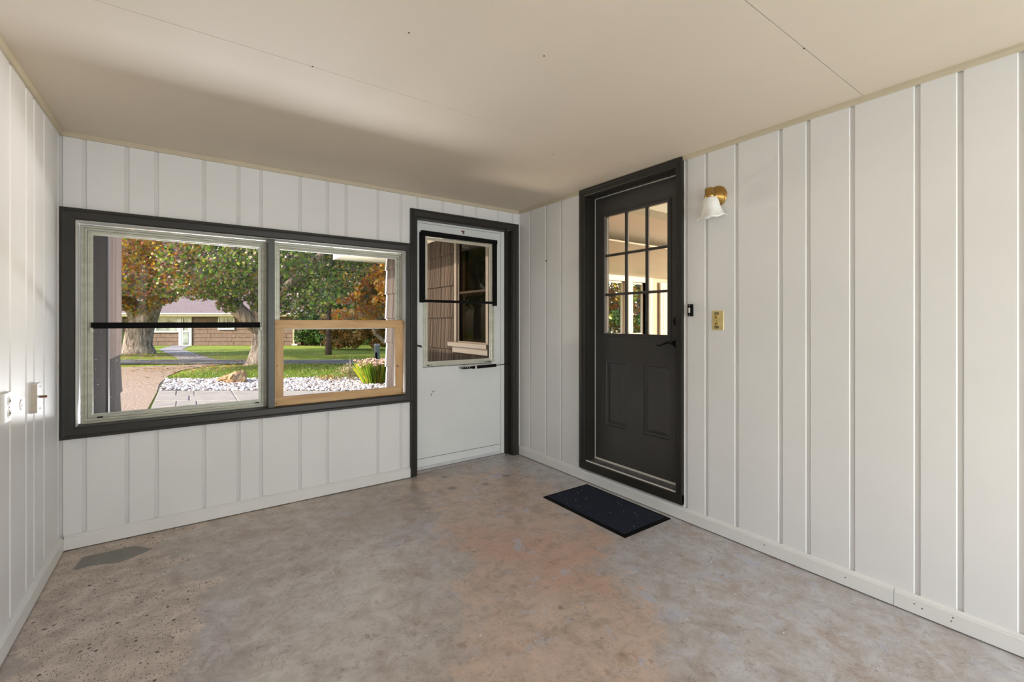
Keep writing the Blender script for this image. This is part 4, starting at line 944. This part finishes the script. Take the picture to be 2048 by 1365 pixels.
def palette(n, cols, w, jitter=.25):
    cols = np.array(cols); i = rng.choice(len(cols), n, p=np.array(w)/sum(w)); return np.clip(cols[i]*rng.uniform(1-jitter, 1+jitter, (n, 1)), 0, 1)
def blob_points(blobs, per):
    out = []
    for (x, y, z, r) in blobs:
        d = rng.normal(size=(per, 3)); d /= np.linalg.norm(d, axis=1)[:, None]; rr = r*rng.uniform(.35, 1.0, per)**.6
        out.append(np.array([x, y, z]) + d*rr[:, None]*np.array([1, 1, .8]))
    return np.concatenate(out)
GREEN = (.08, .18, .02); LGREEN = (.26, .36, .04); OLIVE = (.20, .20, .035); YEL = (.60, .36, .02); ORG = (.55, .17, .02); PINK = (.36, .18, .13); MAR = (.16, .05, .04); CREAM = (.52, .42, .30); DARK = (.03, .055, .012); PURP = (.14, .10, .11)

def tree(name, lab, trunk, branches, blobs, per, size, cols, w, shape=MAPLE, bark='bark', group=None, lean=.06, colfn=None, trad=None, lobes=3):
    base = Vector(trunk[0]); r = empty(name, base, lab, 'tree', group)
    tb = MB(); tb.tube(trunk, trad, 18, .05, lobes); tb.build('trunk', M[bark], r, True)
    for pts, rs in branches: MB().tube(pts, rs, 10, .06).build('branch', M[bark], r, True)
    P = blob_points(blobs, per); cc = palette(len(P), cols, w)
    if colfn: cc = colfn(P, cc)
    o = leaves('foliage', P, size, cc, shape, r); o['kind'] = 'stuff'
    return r
def sub(pts, n=3):
    """resample a polyline"""
    pts = [Vector(p) for p in pts]; out = []
    for a, b in zip(pts, pts[1:]):
        for k in range(n): out.append(a.lerp(b, k/n))
    return out + [pts[-1]]
# ---- near maple (trunk seen beside the centre mullion)
def near_maple():
    g = gz(15.3)
    tr = [S(-8.55, 15.3, g-.15), S(-8.50, 15.3, g+.12), S(-8.45, 15.3, g+.5), S(-8.42, 15.3, .9), S(-8.40, 15.3, 1.5), S(-8.5, 15.3, 2.3), S(-8.2, 15.4, 3.4), S(-8.0, 15.4, 5.2)]
    tr_r = [.58, .42, .35, .33, .36, .27, .22, .12]
    br = [([S(-8.45, 15.2, .85), S(-8.85, 15.0, 1.40), S(-9.45, 14.7, 2.1), S(-9.85, 14.3, 2.7), S(-10.3, 13.9, 3.4), S(-10.9, 13.2, 4.4)], [.20, .25, .23, .19, .15, .09]),
          ([S(-8.6, 15.3, 1.5), S(-7.9, 15.1, 2.1), S(-7.0, 14.8, 2.75), S(-6.2, 14.4, 3.3), S(-5.2, 14.0, 3.9)], [.18, .16, .13, .10, .06]),
          ([S(-8.5, 15.3, 1.9), S(-8.2, 15.9, 2.8), S(-7.6, 16.6, 4.2)], [.16, .13, .08])]
    blobs = []; random.seed(21)
    for _ in range(210):
        u = random.uniform(-14.2, -3.2); t = random.uniform(10.6, 17.5)
        k = (u/t)*902+1024                      # bearing of the blob seen from the porch
        lo = 2.25 if u < -8 else 1.95
        z = lo + random.random()**1.3*3.4 + .035*(t-13)**2*.3
        if u < -11.4: z += .15
        if k > 712 and z < 3.3: continue
        p = S(u, t, z); blobs.append((p.x, p.y, p.z, random.uniform(.42, .68)))
    for u, t, z in ((-8.3, 13.2, 1.75), (-8.0, 13.4, 2.1), (-8.5, 13.0, 2.2), (-7.6, 13.6, 1.8), (-9.05, 13.4, 2.15), (-7.0, 13.5, 1.7), (-6.4, 13.5, 1.65), (-5.8, 13.5, 1.7), (-9.9, 13.0, 2.3), (-10.4, 13.0, 2.35)):
        p = S(u, t, z); blobs.append((p.x, p.y, p.z, random.uniform(.3, .45)))
    for _ in range(22):                         # upper crown, out of the frame, shades the street
        u = random.uniform(-14, -3); t = random.uniform(11, 20); z = random.uniform(5.5, 9); p = S(u, t, z); blobs.append((p.x, p.y, p.z, 1.0))
    def cf(P, cc):
        u = (P[:, 0]-CX)*math.cos(TH)-(P[:, 1]-CY)*math.sin(TH)
        warm = palette(len(P), [YEL, ORG, PINK, CREAM, LGREEN, PURP], [4, 4, 2.5, 1.8, 2, 2.5])
        lowright = palette(len(P), [GREEN, LGREEN, OLIVE, DARK, CREAM, PURP, PINK], [4, 1.6, 2, 3, .5, 1.2, .5])
        zl = P[:, 2]; pw = np.clip((-u-7.0)/3.0, 0, 1)*.9; pw = pw*np.clip((zl-1.8)/.8, .15, 1); pg = np.clip((u+9.2)/2.0, 0, 1)*.8
        x = rng.random(len(P)); out = np.where((x < pw)[:, None], warm, cc); x = rng.random(len(P)); return np.where((x < pg)[:, None], lowright, out)
    tree('maple_tree', 'nearer large maple whose left limb leans over the lawn beside the window mullion', tr, br, blobs, 320, .064, [GREEN, LGREEN, OLIVE, PINK, PURP, CREAM, MAR], [3, 3, 2, 1.6, 2, .8, .8], trad=tr_r, colfn=cf)
near_maple()
def far_maple():
    g = gz(22.3)
    tr = [S(-18.4, 22.3, g-.1), S(-18.38, 22.3, g+.15), S(-18.45, 22.3, .1), S(-18.35, 22.3, .7), S(-18.2, 22.3, 1.3), S(-18.0, 22.3, 1.9)]
    br = [([S(-18.3, 22.2, 1.2), S(-18.6, 22.1, 1.9), S(-19.0, 22, 2.9), S(-19.6, 21.5, 4.4)], [.36, .32, .26, .14]),
          ([S(-18.0, 22.3, 1.3), S(-17.7, 22.2, 2.0), S(-17.3, 22, 3.0), S(-16.4, 21.5, 4.4)], [.40, .38, .28, .14])]
    blobs = []; random.seed(33)
    for _ in range(190):
        u = random.uniform(-22, -11.5); t = random.uniform(17.0, 23.5); z = 2.45 + random.random()**1.25*4.2 + max(0, (t-20))*.12
        if u > -14: z += .5
        p = S(u, t, z); blobs.append((p.x, p.y, p.z, random.uniform(.5, .85)))
    for u, t, z in ((-17.4, 20.5, 2.0), (-17.0, 20.6, 1.85), (-17.7, 20.4, 2.2), (-16.3, 20.5, 2.1), (-15.7, 20.0, 2.3), (-15.0, 19.6, 2.35), (-18.4, 21, 2.3)):
        p = S(u, t, z); blobs.append((p.x, p.y, p.z, .42))
    for _ in range(16):
        p = S(random.uniform(-23, -12), random.uniform(18, 26), random.uniform(6.5, 10)); blobs.append((p.x, p.y, p.z, 1.2))
    tree('maple_tree', 'farther maple with thick pale trunk and orange leaves in front of the brown house', tr, br, blobs, 230, .10, [YEL, ORG, PINK, CREAM, LGREEN, GREEN, PURP], [4, 3.5, 2.2, 1.4, 2.6, 1.6, 2], trad=[.72, .63, .58, .55, .52, .40])
far_maple()
def thin_tree():
    g = gz(21.5)
    tr = [S(-8.75, 21.5, g-.1), S(-8.76, 21.5, .5), S(-8.74, 21.5, 1.5), S(-8.70, 21.5, 3.0), S(-8.6, 21.5, 6.0)]
    blobs = []
    for _ in range(46):
        p = S(random.uniform(-11.5, -6), random.uniform(20, 23.5), random.uniform(2.5, 7)); blobs.append((p.x, p.y, p.z, .8))
    tree('slender_tree', 'slender straight trunk standing on the far lawn behind the wooden frame', tr, [], blobs, 150, .12, [GREEN, DARK, OLIVE, YEL, PINK], [3, 3, 2, 1, .8], trad=[.16, .115, .11, .10, .06], bark='bark_dark', lobes=0, shape=OVAL)
thin_tree()
def leaning_tree():
    g = gz(23.3)
    tr = [S(-6.35, 23.3, g-.1), S(-6.3, 23.3, .0), S(-6.32, 23.3, .9), S(-6.35, 23.3, 2.4), S(-6.2, 23.3, 4.5)]
    br = [([S(-6.3, 23.3, -.02), S(-6.6, 23.1, .25), S(-6.95, 22.9, .65), S(-7.15, 22.8, 1.1), S(-7.5, 22.7, 1.6)], [.12, .10, .085, .06, .04])]
    blobs = []
    for _ in range(95):
        u = random.uniform(-7.4, -4.4); t = random.uniform(19.0, 23.0); z = 1.5 + random.random()*2.6 - abs(u+5.6)*.1; p = S(u, t, z); blobs.append((p.x, p.y, p.z, .42))
    tree('leaning_tree', 'small orange leaved tree with a pale leaning limb beside the house corner', tr, br, blobs, 150, .085, [ORG, (.75, .42, .03), CREAM, PINK, LGREEN], [3.5, 5.5, 2.2, .8, .8], trad=[.15, .12, .11, .09, .05], shape=OVAL)
leaning_tree()
def street_trees():
    for i, (u, t, lab) in enumerate(((-21, 11.5, 'tree beyond the garage nearest the driveway'), (-25, 15.5, 'tree beyond the garage on the near side of the street'), (-30, 19.0, 'tree beyond the garage across the street'), (-36, 22.5, 'farthest tree along the street beyond the garage'))):
        g = gz(t); blobs = []
        for _ in range(16):
            p = S(u+random.uniform(-2.2, 2.2), t+random.uniform(-2.2, 2.2), g+random.uniform(3.0, 7.5)); blobs.append((p.x, p.y, p.z, .8))
        tree('street_tree', lab, [S(u, t, g-.1), S(u, t, g+2.5), S(u+.2, t, g+7)], [], blobs, 110, .16, [GREEN, OLIVE, YEL], [3, 2, 1], shape=OVAL, trad=[.32, .24, .10], lobes=0, group='trees along the street')
street_trees()
# background tree belt: individual trees
def belt():
    spec = [(-40, 47, 9), (-34, 50, 11), (-29, 46, 10), (-24, 49, 12), (-19, 45, 11), (-14.5, 42, 11), (-10.8, 37, 10), (-7.5, 35, 9), (-3.5, 36, 10), (-16, 52, 14), (-8, 48, 14), (1.0, 38, 11), (-30, 60, 15), (-22, 60, 15), (-2, 52, 14)]
    names = ['dark green tree beyond the brown house roof', 'tall dull green tree in the belt behind the far lawn', 'brown tinged tree in the distant belt']
    cols = [([DARK, GREEN, OLIVE], [4, 4, 1]), ([DARK, GREEN, OLIVE, PINK, CREAM], [4, 4, 2.5, .7, .4]), ([DARK, OLIVE, PINK, MAR, GREEN], [4, 3, 1.2, 1.5, 2])]
    for i, (u, t, hgt) in enumerate(spec):
        g = gz(t); rr = hgt*.36; blobs = []
        for _ in range(30):
            a = random.uniform(0, 2*PI); q = rr*math.sqrt(random.random()); p = S(u+q*math.cos(a), t+q*math.sin(a)*.7, g+hgt*random.uniform(.10, 1.0)); blobs.append((p.x, p.y, p.z, rr*.38))
        k = 0 if t < 51 and u < -17 else (2 if i % 3 == 2 else 1)
        tr = [S(u, t, g-.2), S(u, t, g+hgt*.3), S(u, t, g+hgt*.8)]
        tree('background_tree', names[k], tr, [], blobs, 150, .26, *cols[k], shape=OVAL, bark='bark_dark', group='trees of the distant belt', trad=[.35, .28, .08], lobes=0)
belt()
def bushes():
    # dark evergreens right of the brown house
    for i, (u, t, w_, h_, lab) in enumerate(((-15.0, 33.5, .7, 2.1, 'dark upright evergreen against the brown house corner'), (-13.6, 33.0, 1.05, 1.9, 'round dark green bush between evergreen and slender trunk'))):
        g = gz(t); r = empty('evergreen_bush', S(u, t), lab, 'bush'); blobs = []
        for _ in range(26):
            p = S(u+random.uniform(-w_, w_), t+random.uniform(-.6, .6), g+.35+random.random()*h_); blobs.append((p.x, p.y, p.z, .38))
        P = blob_points(blobs, 190); leaves('foliage', P, .075, palette(len(P), [DARK, GREEN, (.10, .19, .05)], [4, 3, 1.5]), OVAL, r)['kind'] = 'stuff'
        for k in range(3): MB().tube([S(u+(k-1)*.35, t, g-.1), S(u+(k-1)*.4, t, g+.7)], [.09, .07], 8).build('stem', M['bark_dark'], r)
    # brown-gold hedge shrubs
    spec = [(-10.6, 27.5, .9, 1.6), (-9.4, 27.0, 1.0, 1.75), (-8.2, 26.6, 1.0, 1.8), (-7.0, 26.2, 1.0, 1.7), (-5.8, 25.8, 1.0, 1.6), (-11.8, 31, 1.2, 2.2)]
    labs = ['leftmost gold shrub of the hedge, beside the slender trunk', 'second gold shrub of the hedge from the slender trunk', 'middle russet shrub of the hedge', 'russet shrub left of the dark post', 'russet shrub behind the leaning limb', 'pale yellow shrub far behind the slender trunk']
    for (u, t, w_, h_), lab in zip(spec, labs):
        g = gz(t); r = empty('hedge_shrub', S(u, t), lab, 'shrub', 'gold and russet hedge shrubs'); blobs = []
        for _ in range(24):
            p = S(u+random.uniform(-w_, w_)*.8, t+random.uniform(-.6, .6), g+.25+random.random()*h_); blobs.append((p.x, p.y, p.z, .36))
        P = blob_points(blobs, 170); leaves('foliage', P, .07, palette(len(P), [(.34, .22, .06), (.45, .33, .12), (.24, .13, .05), OLIVE, ORG], [4, 3, 3, 1.6, .8]), OVAL, r)['kind'] = 'stuff'
        MB().tube([S(u, t, g-.1), S(u, t, g+.8)], [.06, .04], 8).build('stem', M['bark'], r)
    # leafy green plant left of the far maple
    r = empty('leafy_bush', S(-20.4, 24.5), 'light green leafy bush left of the thick pale trunk', 'bush'); blobs = []
    for _ in range(20):
        p = S(-20.5+random.uniform(-.7, .6), 24.5+random.uniform(-.4, .4), gz(24.5)+.15+random.random()*.85); blobs.append((p.x, p.y, p.z, .22))
    P = blob_points(blobs, 120); leaves('foliage', P, .06, palette(len(P), [(.20, .34, .08), (.34, .42, .14), GREEN], [3, 2, 1]), OVAL, r)['kind'] = 'stuff'
    MB().tube([S(-20.5, 24.5, gz(24.5)-.05), S(-20.5, 24.5, gz(24.5)+.5)], [.04, .03], 6).build('stem', M['bark'], r)
bushes()
# trees seen through the room's far window
def room_view_trees():
    for i, (x, y, h_, cols, w_, lab) in enumerate(((10.6, 8.8, 4.6, [LGREEN, YEL, OLIVE, (.35, .36, .05), ORG], [3, 2.5, 2, 3, .8], 'yellow green tree seen in the left light of the far room window'),
                                                   (13.2, 9.2, 4.8, [ORG, PINK, MAR, (.40, .22, .08), OLIVE], [3, 2, 2, 2, 1], 'russet tree seen in the narrow light of the far room window'),
                                                   (11.6, 7.7, 1.7, [GREEN, (.12, .22, .05), DARK], [3, 3, 1], 'low green bush under the russet tree outside the far room window'))):
        r = empty('garden_tree' if h_ > 2 else 'garden_bush', (x, y, XY(x, y).z), lab, 'tree' if h_ > 2 else 'bush'); blobs = []; wd = 2.6 if h_ > 2 else 1.1
        for _ in range(80 if h_ > 2 else 20):
            blobs.append((x+random.uniform(-wd, wd), y+random.uniform(-1, 1), -.1+random.uniform(.06, .95)*h_, .5 if h_ > 2 else .35))
        P = blob_points(blobs, 150); leaves('foliage', P, .07, palette(len(P), cols, w_), OVAL, r)['kind'] = 'stuff'
        MB().tube([(x, y, -.3), (x, y, h_*.6)], [.12, .06], 8).build('trunk', M['bark'], r)
room_view_trees()

# ------------------------------------------------------------------ neighbour's house
def neighbour():
    T0 = 34.0; g = gz(T0)
    r = empty('brown_house', S(-23, T0), 'long low brown house with mauve roof across the street', 'house')
    def fb(u0, u1, z0, z1, d0, d1, mb=None):
        mb = mb or MB(); pts = []
        for z in (z0, z1):
            for u, t in ((u0, T0-d1), (u1, T0-d1), (u1, T0-d0), (u0, T0-d0)): p = S(u, t); pts.append((p.x, p.y, z))
        return mb.add(pts, [(0,3,2,1),(4,5,6,7),(0,1,5,4),(1,2,6,5),(2,3,7,6),(3,0,4,7)])
    fb(-44, -15.9, g-.3, 1.62, -7, 0).build('wall', M['nsiding'], r)
    # lapped courses with butt joints
    mb = MB(); z = g; random.seed(4)
    while z < 1.55:
        u = -44+random.uniform(0, 1.0); z1 = min(z+.30, 1.6)
        while u < -15.95:
            u1 = min(u+1.9, -15.9)
            a, b = u+.012, u1-.012
            pts = []
            for zz, dd in ((z+.012, .05), (z1, .015)):
                for uu in (a, b): p = S(uu, T0-dd); pts.append((p.x, p.y, zz))
                for uu in (b, a): p = S(uu, T0+.0); pts.append((p.x, p.y, zz))
            mb.add(pts, [(0,3,2,1),(4,5,6,7),(0,1,5,4),(1,2,6,5),(2,3,7,6),(3,0,4,7)]); u = u1
        z = z1
    s = mb.build('siding_board', M['nsiding'], r); s['kind'] = 'stuff'
    fb(-44.6, -15.3, 1.60, 1.68, -7, .75).build('soffit', M['nfascia'], r)
    fb(-44.6, -15.3, 1.64, 1.80, .75, .80).build('fascia', M['nfascia'], r)
    fb(-44.6, -15.3, 1.78, 1.86, .78, .90).build('gutter', M['nwhite'], r)
    pts = []
    for u, t, z in ((-44.8, T0-.85, 1.80), (-15.1, T0-.85, 1.80), (-15.1, T0+7.8, 1.80), (-44.8, T0+7.8, 1.80), (-41, T0+3.5, 4.1), (-18.5, T0+3.5, 4.1)): p = S(u, t); pts.append((p.x, p.y, z))
    MB().add(pts, [(0,1,5,4),(1,2,5),(2,3,4,5),(3,0,4),(0,3,2,1)]).build('roof_slopes', M['roof'], r)
    def win(name, u0, u1, z0, z1, parts, lab=None):
        f = MB(); w = .10
        fb(u0-w, u0, z0-w, z1+w, .05, .12, f); fb(u1, u1+w, z0-w, z1+w, .05, .12, f); fb(u0-w, u1+w, z1, z1+w, .05, .12, f); fb(u0-w, u1+w, z0-w, z0, .05, .14, f)
        for k in range(1, parts): um = u0+(u1-u0)*k/parts; fb(um-.04, um+.04, z0, z1, .05, .11, f)
        fr = f.build(name, M['nwhite'], r)
        for k in range(parts): fb(u0+(u1-u0)*k/parts+.02, u0+(u1-u0)*(k+1)/parts-.02, z0, z1, .055, .07).build('pane', M['nglass'], fr)
    win('picture_window', -28.4, -25.15, .52, 1.50, 2)
    win('small_window', -22.0, -20.95, .72, 1.48, 2)
    win('sidelight', -24.72, -24.34, .55, 1.50, 1)
    fb(-24.95, -24.1, g, .50, .05, .10).build('door_trim', M['nwhite'], r)
    fb(-24.72, -24.34, g+.08, .42, .10, .13).build('door_panel', M['nglass'], r)
    fb(-25.05, -24.86, g, 1.60, .05, .12).build('door_trim', M['nwhite'], r); fb(-24.22, -24.08, g, 1.60, .05, .12).build('door_trim', M['nwhite'], r)
    fb(-29.6, -29.3, g, 1.60, .05, .2).build('porch_post', M['nwhite'], r)
    fb(-16.45, -16.33, g+.1, 1.62, .05, .16).build('downspout', M['nfascia'], r); fb(-16.45, -16.05, g+.02, g+.14, .1, .3).build('downspout_elbow', M['nwhite'], r)
neighbour()
def small_outdoor():
    p = S(-27.3, 32.6)
    r = empty('plant_pot', p, 'red pot against the brown house left of the thick pale trunk', 'pot')
    MB().lathe([(0, .0), (.20, 0), (.27, .42), (.30, .44), (.30, .52), (.24, .52), (.23, .44), (0, .42)], 20, Matrix.Translation(p)).build('pot', M['terrapot'], r, True)
    P = np.array([[p.x, p.y, p.z+.55]]) + rng.normal(size=(160, 3))*np.array([.16, .16, .12]); leaves('foliage', P, .06, palette(160, [GREEN, LGREEN], [1, 1]), OVAL, r)['kind'] = 'stuff'
    # shrouded post by the street
    q = S(-5.30, 17.7); r = empty('roadside_post', q, 'short dark grey green post standing by the street above the grass clump', 'post')
    d = Matrix.Rotation(-TH, 3, 'X')
    MB().box(q.x-.085, q.x+.085, q.y-.085, q.y+.085, q.z-.1, q.z+.62).build('post', M['signmat'], r, bevel=.01)
    MB().box(q.x-.095, q.x+.095, q.y-.095, q.y+.095, q.z+.56, q.z+.64).build('cap', M['kerb'], r, bevel=.012)
    MB().box(q.x-.10, q.x-.02, q.y-.10, q.y-.08, q.z+.02, q.z+.30).build('side_plate', M['blackmetal'], r)
small_outdoor()
def boulder():
    bm = bmesh.new(); bmesh.ops.create_icosphere(bm, subdivisions=4, radius=1)
    from mathutils import noise as mn
    for v in bm.verts:
        p = v.co.copy(); k = 1 + .28*mn.noise(p*1.5+Vector((3, 1, 2))) + .12*mn.noise(p*4)
        f = round(k*6)/6*.5+k*.5
        v.co = Vector((p.x*.25*f, p.y*.20*f, max(p.z, -.35)*(.19+.06*p.x)*f + .05*p.x*p.z))
    bmesh.ops.recalc_face_normals(bm, faces=bm.faces)
    me = bpy.data.meshes.new('boulder'); bm.to_mesh(me); bm.free()
    m, nt, b = new_mat('tan_boulder'); n = noise(nt, coords(nt, (1, 1, .7)), 9, 6, .65, .8); nt.links.new(ramp(nt, n, [(.32, (.16, .08, .03)), (.5, (.36, .22, .10)), (.68, (.50, .38, .25))]), b.inputs['Base Color']); b.inputs['Roughness'].default_value = .9; bump(nt, b, n, .8, .05)
    o = link('boulder', me, m); q = S(-6.22, 10.1); o.location = (q.x, q.y, q.z+.08); o.rotation_euler = (0, 0, -TH); tag(o, 'tan boulder on the white gravel beside the lawn', 'boulder')
    me2 = me.copy(); o2 = bpy.data.objects.new('stone', me2); COL.objects.link(o2); q = S(-6.62, 10.25); o2.location = (q.x, q.y, q.z+.04); o2.scale = (.32, .38, .38); o2.rotation_euler = (.2, 0, .8); tag(o2, 'small tan stone touching the left end of the boulder', 'stone')
boulder()
def gravel():
    bm = bmesh.new(); bmesh.ops.create_icosphere(bm, subdivisions=1, radius=1); bm.verts.ensure_lookup_table()
    V0 = np.array([v.co for v in bm.verts]); F0 = np.array([[v.index for v in f.verts] for f in bm.faces]); bm.free()
    pts = []
    while len(pts) < 6500:
        t = random.uniform(8.66, 11.05); u = random.uniform(-8.8, 0.5); p = S(u, t)
        edge = 8.74; top = 11.05 + .15*math.sin(u*1.3) - (.35 if u < -7.2 else 0)
        if p.x < -3.0 or t < edge or t > top or (p.x > -.03 and p.y < 3.6): continue
        pts.append((p.x, p.y, p.z+.018))
    C = np.array(pts); n = len(C); s = rng.uniform(.020, .046, (n, 1, 1))*np.array([1, .8, .55]); a = rng.uniform(0, 2*PI, n)
    V = V0[None]*s*rng.uniform(.8, 1.2, (n, len(V0), 1)); ca, sa = np.cos(a)[:, None], np.sin(a)[:, None]
    x = V[..., 0]*ca-V[..., 1]*sa; y = V[..., 0]*sa+V[..., 1]*ca; V = np.stack([x, y, V[..., 2]], -1)+C[:, None]
    idx = (F0[None]+np.arange(n)[:, None, None]*len(V0)).reshape(-1)
    cols = np.repeat(palette(n, [(.58, .53, .50), (.44, .38, .36), (.24, .20, .18), (.70, .65, .62), (.36, .24, .19)], [4, 3, 2, 3, 1], .15), len(V0), 0)
    o = mesh_np('gravel', V.reshape(-1, 3), 3, n*len(F0), idx, cols, M['stone']); tag(o, 'white and grey river stones between patio and lawn', 'gravel', None, 'stuff')
    # bed under the stones
    q = [S(-8.6, 11.0), S(-.6, 11.0), S(-.6, 8.8), S(-6.9, 8.72)]
    poly = [(p.x, p.y, p.z) for p in q]; MB().prism([(x, y, z-.05) for x, y, z in poly], (0, 0, .058)).build('gravel_bed', M['gap'])['kind'] = 'structure'
gravel()
def blades(name, C, h, w, cols, bend=.5, parent=None):
    n = len(C); a = rng.uniform(0, 2*PI, n); hh = h*rng.uniform(.6, 1.15, n); d = np.stack([np.cos(a), np.sin(a), np.zeros(n)], 1); side = np.stack([-np.sin(a), np.cos(a), np.zeros(n)], 1)
    k = bend*rng.uniform(.2, 1.0, n)*hh; up = np.array([0, 0, 1.0])
    P0 = C - side*w/2; P1 = C + side*w/2; mid = C + up*hh[:, None]*.6 + d*k[:, None]*.35; P2 = mid+side*w*.4; P3 = mid-side*w*.4; P4 = C + up*hh[:, None] + d*k[:, None]
    V = np.stack([P0, P1, P2, P4, P3], 1).reshape(-1, 3)
    return mesh_np(name, V, 5, n, np.arange(n*5), np.repeat(cols, 5, 0), M['leaf'], parent)
def plants():
    c = S(-2.98, 10.0); r = empty('ornamental_grass', c, 'bright green and yellow grass clump with faded pink flower heads beside the house corner', 'plant')
    n = 1700; ang_ = rng.uniform(0, 2*PI, n); rr = rng.uniform(0, .26, n)**1; C = np.stack([c.x+rr*np.cos(ang_)*1.25, c.y+rr*np.sin(ang_), np.full(n, c.z)], 1)
    a = ang_; hh = .50*rng.uniform(.55, 1.1, n); d = np.stack([np.cos(a), np.sin(a), np.zeros(n)], 1); side = np.stack([-np.sin(a), np.cos(a), np.zeros(n)], 1); k = (.05+rr*.75)*rng.uniform(.4, 1.2, n); up = np.array([0, 0, 1.0]); w = .007
    mid = C+up*hh[:, None]*.6+d*k[:, None]*.4; V = np.stack([C-side*w/2, C+side*w/2, mid+side*w*.45, C+up*hh[:, None]+d*k[:, None], mid-side*w*.45], 1).reshape(-1, 3)
    mesh_np('blades', V, 5, n, np.arange(n*5), np.repeat(palette(n, [(.24, .42, .03), (.50, .52, .04), (.12, .26, .03), (.66, .50, .08)], [3, 3, 1.5, 1.2]), 5, 0), M['leaf'], r)['kind'] = 'stuff'
    bmz = bmesh.new(); bmesh.ops.create_icosphere(bmz, subdivisions=1, radius=1); V0 = np.array([v.co for v in bmz.verts]); F0 = [[v.index for v in f.verts] for f in bmz.faces]; bmz.free()
    # flower heads: little domes of florets on stalks
    heads = MB(); stalks = MB(); random.seed(12); cols = []
    for _ in range(110):
        a_ = random.uniform(0, 2*PI); q = .40*math.sqrt(random.random()); p = Vector((c.x+q*math.cos(a_)*1.2, c.y+q*math.sin(a_), c.z+.50+random.uniform(-.05, .06)-q*.10))
        stalks.cyl((c.x+q*.4*math.cos(a_), c.y+q*.4*math.sin(a_), c.z), p, .003, n=4)
        for _k in range(7):
            e = Vector((random.gauss(0, .020), random.gauss(0, .020), random.gauss(.004, .008))); s = random.uniform(.010, .018)
            heads.add([tuple(p+e+Vector(v)*s) for v in V0], F0)
    st = stalks.build('stalks', M['signmat'], r); st['kind'] = 'stuff'
    me = heads.build('flower_heads', M['petal'], r); me['kind'] = 'stuff'
    nn = len(me.data.vertices); at = me.data.attributes.new('leafcol', 'FLOAT_COLOR', 'POINT'); cc = np.ones((nn, 4), np.float32); g_ = nn//12; cc[:g_*12, :3] = np.repeat(palette(g_, [(.55, .33, .26), (.68, .48, .36), (.42, .22, .16)], [3, 2, 1]), 12, 0); at.data.foreach_set('color', cc.ravel())
    c2 = S(-3.75, 10.4); r = empty('wispy_shrub', c2, 'small wispy tan shrub left of the bright grass clump', 'shrub')
    blobs = [(c2.x+random.uniform(-.22, .22), c2.y+random.uniform(-.2, .2), c2.z+random.uniform(.06, .34), .10) for _ in range(16)]
    P = blob_points(blobs, 60); leaves('foliage', P, .018, palette(len(P), [(.45, .30, .16), (.30, .30, .10), (.20, .26, .08), (.5, .38, .24)], [3, 2, 2, 2]), OVAL, r)['kind'] = 'stuff'
    mb = MB()
    for k in range(9): mb.cyl((c2.x, c2.y, c2.z), (c2.x+random.uniform(-.12, .12), c2.y+random.uniform(-.12, .12), c2.z+random.uniform(.42, .62)), .004, .002, 5)
    mb.build('stems', M['bark'], r)['kind'] = 'stuff'
    c3 = S(-4.35, 10.7); r = empty('low_plant', c3, 'low russet ground plant at the gravel edge left of the wispy shrub', 'plant')
    P = np.array([[c3.x, c3.y, c3.z+.06]])+rng.normal(size=(320, 3))*np.array([.16, .16, .035]); leaves('foliage', P, .022, palette(320, [(.42, .22, .08), (.25, .28, .06), (.5, .36, .14)], [2, 2, 1]), OVAL, r)['kind'] = 'stuff'
    # grass blades on the near lawn
    n = 26000; U = rng.uniform(-8.6, 1.5, n); T = rng.uniform(11.0, 15.3, n); ok = []
    for u, t in zip(U, T):
        p = S(u, t)
        xe = np.interp(p.y, [2.6, 9, 11, 12.8, 14.2, 15.2], [-3.05, -3.08, -3.0, -2.75, -2.15, -1.3])
        if p.x > xe+.02: ok.append((p.x, p.y, p.z-.004))
    C = np.array(ok); o = blades('grass', C, .065, .012, palette(len(C), [(.13, .24, .02), (.24, .34, .04), (.36, .38, .08)], [3, 3, 1.4]), .8); tag(o, 'short green grass blades of the lawn nearest the gravel', 'grass', None, 'stuff')
    # fallen leaves
    pts = []
    for _ in range(900): u = random.gauss(-18, 2.6); t = random.gauss(20.2, 1.3); pts.append((u, max(17.7, t)))
    for _ in range(800): u = random.gauss(-8.0, 1.8); t = random.gauss(13.9, .8); pts.append((u, min(15.2, max(12.2, t))))
    for _ in range(260): pts.append((random.uniform(-9, 0), random.uniform(11, 15.3)))
    for _ in range(160): pts.append((random.uniform(-16, 4), random.uniform(15.6, 17.2)))
    for _ in range(420): pts.append((random.uniform(-22, -2), random.uniform(17.6, 26)))
    C = np.array([tuple(S(u, t)+Vector((0, 0, .035))) for u, t in pts]); o = leaves('fallen_leaves', C, .065, palette(len(C), [(.42, .27, .12), (.55, .40, .22), (.30, .15, .07), YEL, (.55, .45, .36)], [4, 3, 3, .8, 1]), MAPLE, None, None, .75)
    tag(o, 'brown fallen leaves under both maples and along the street', 'leaves', None, 'stuff')
plants()
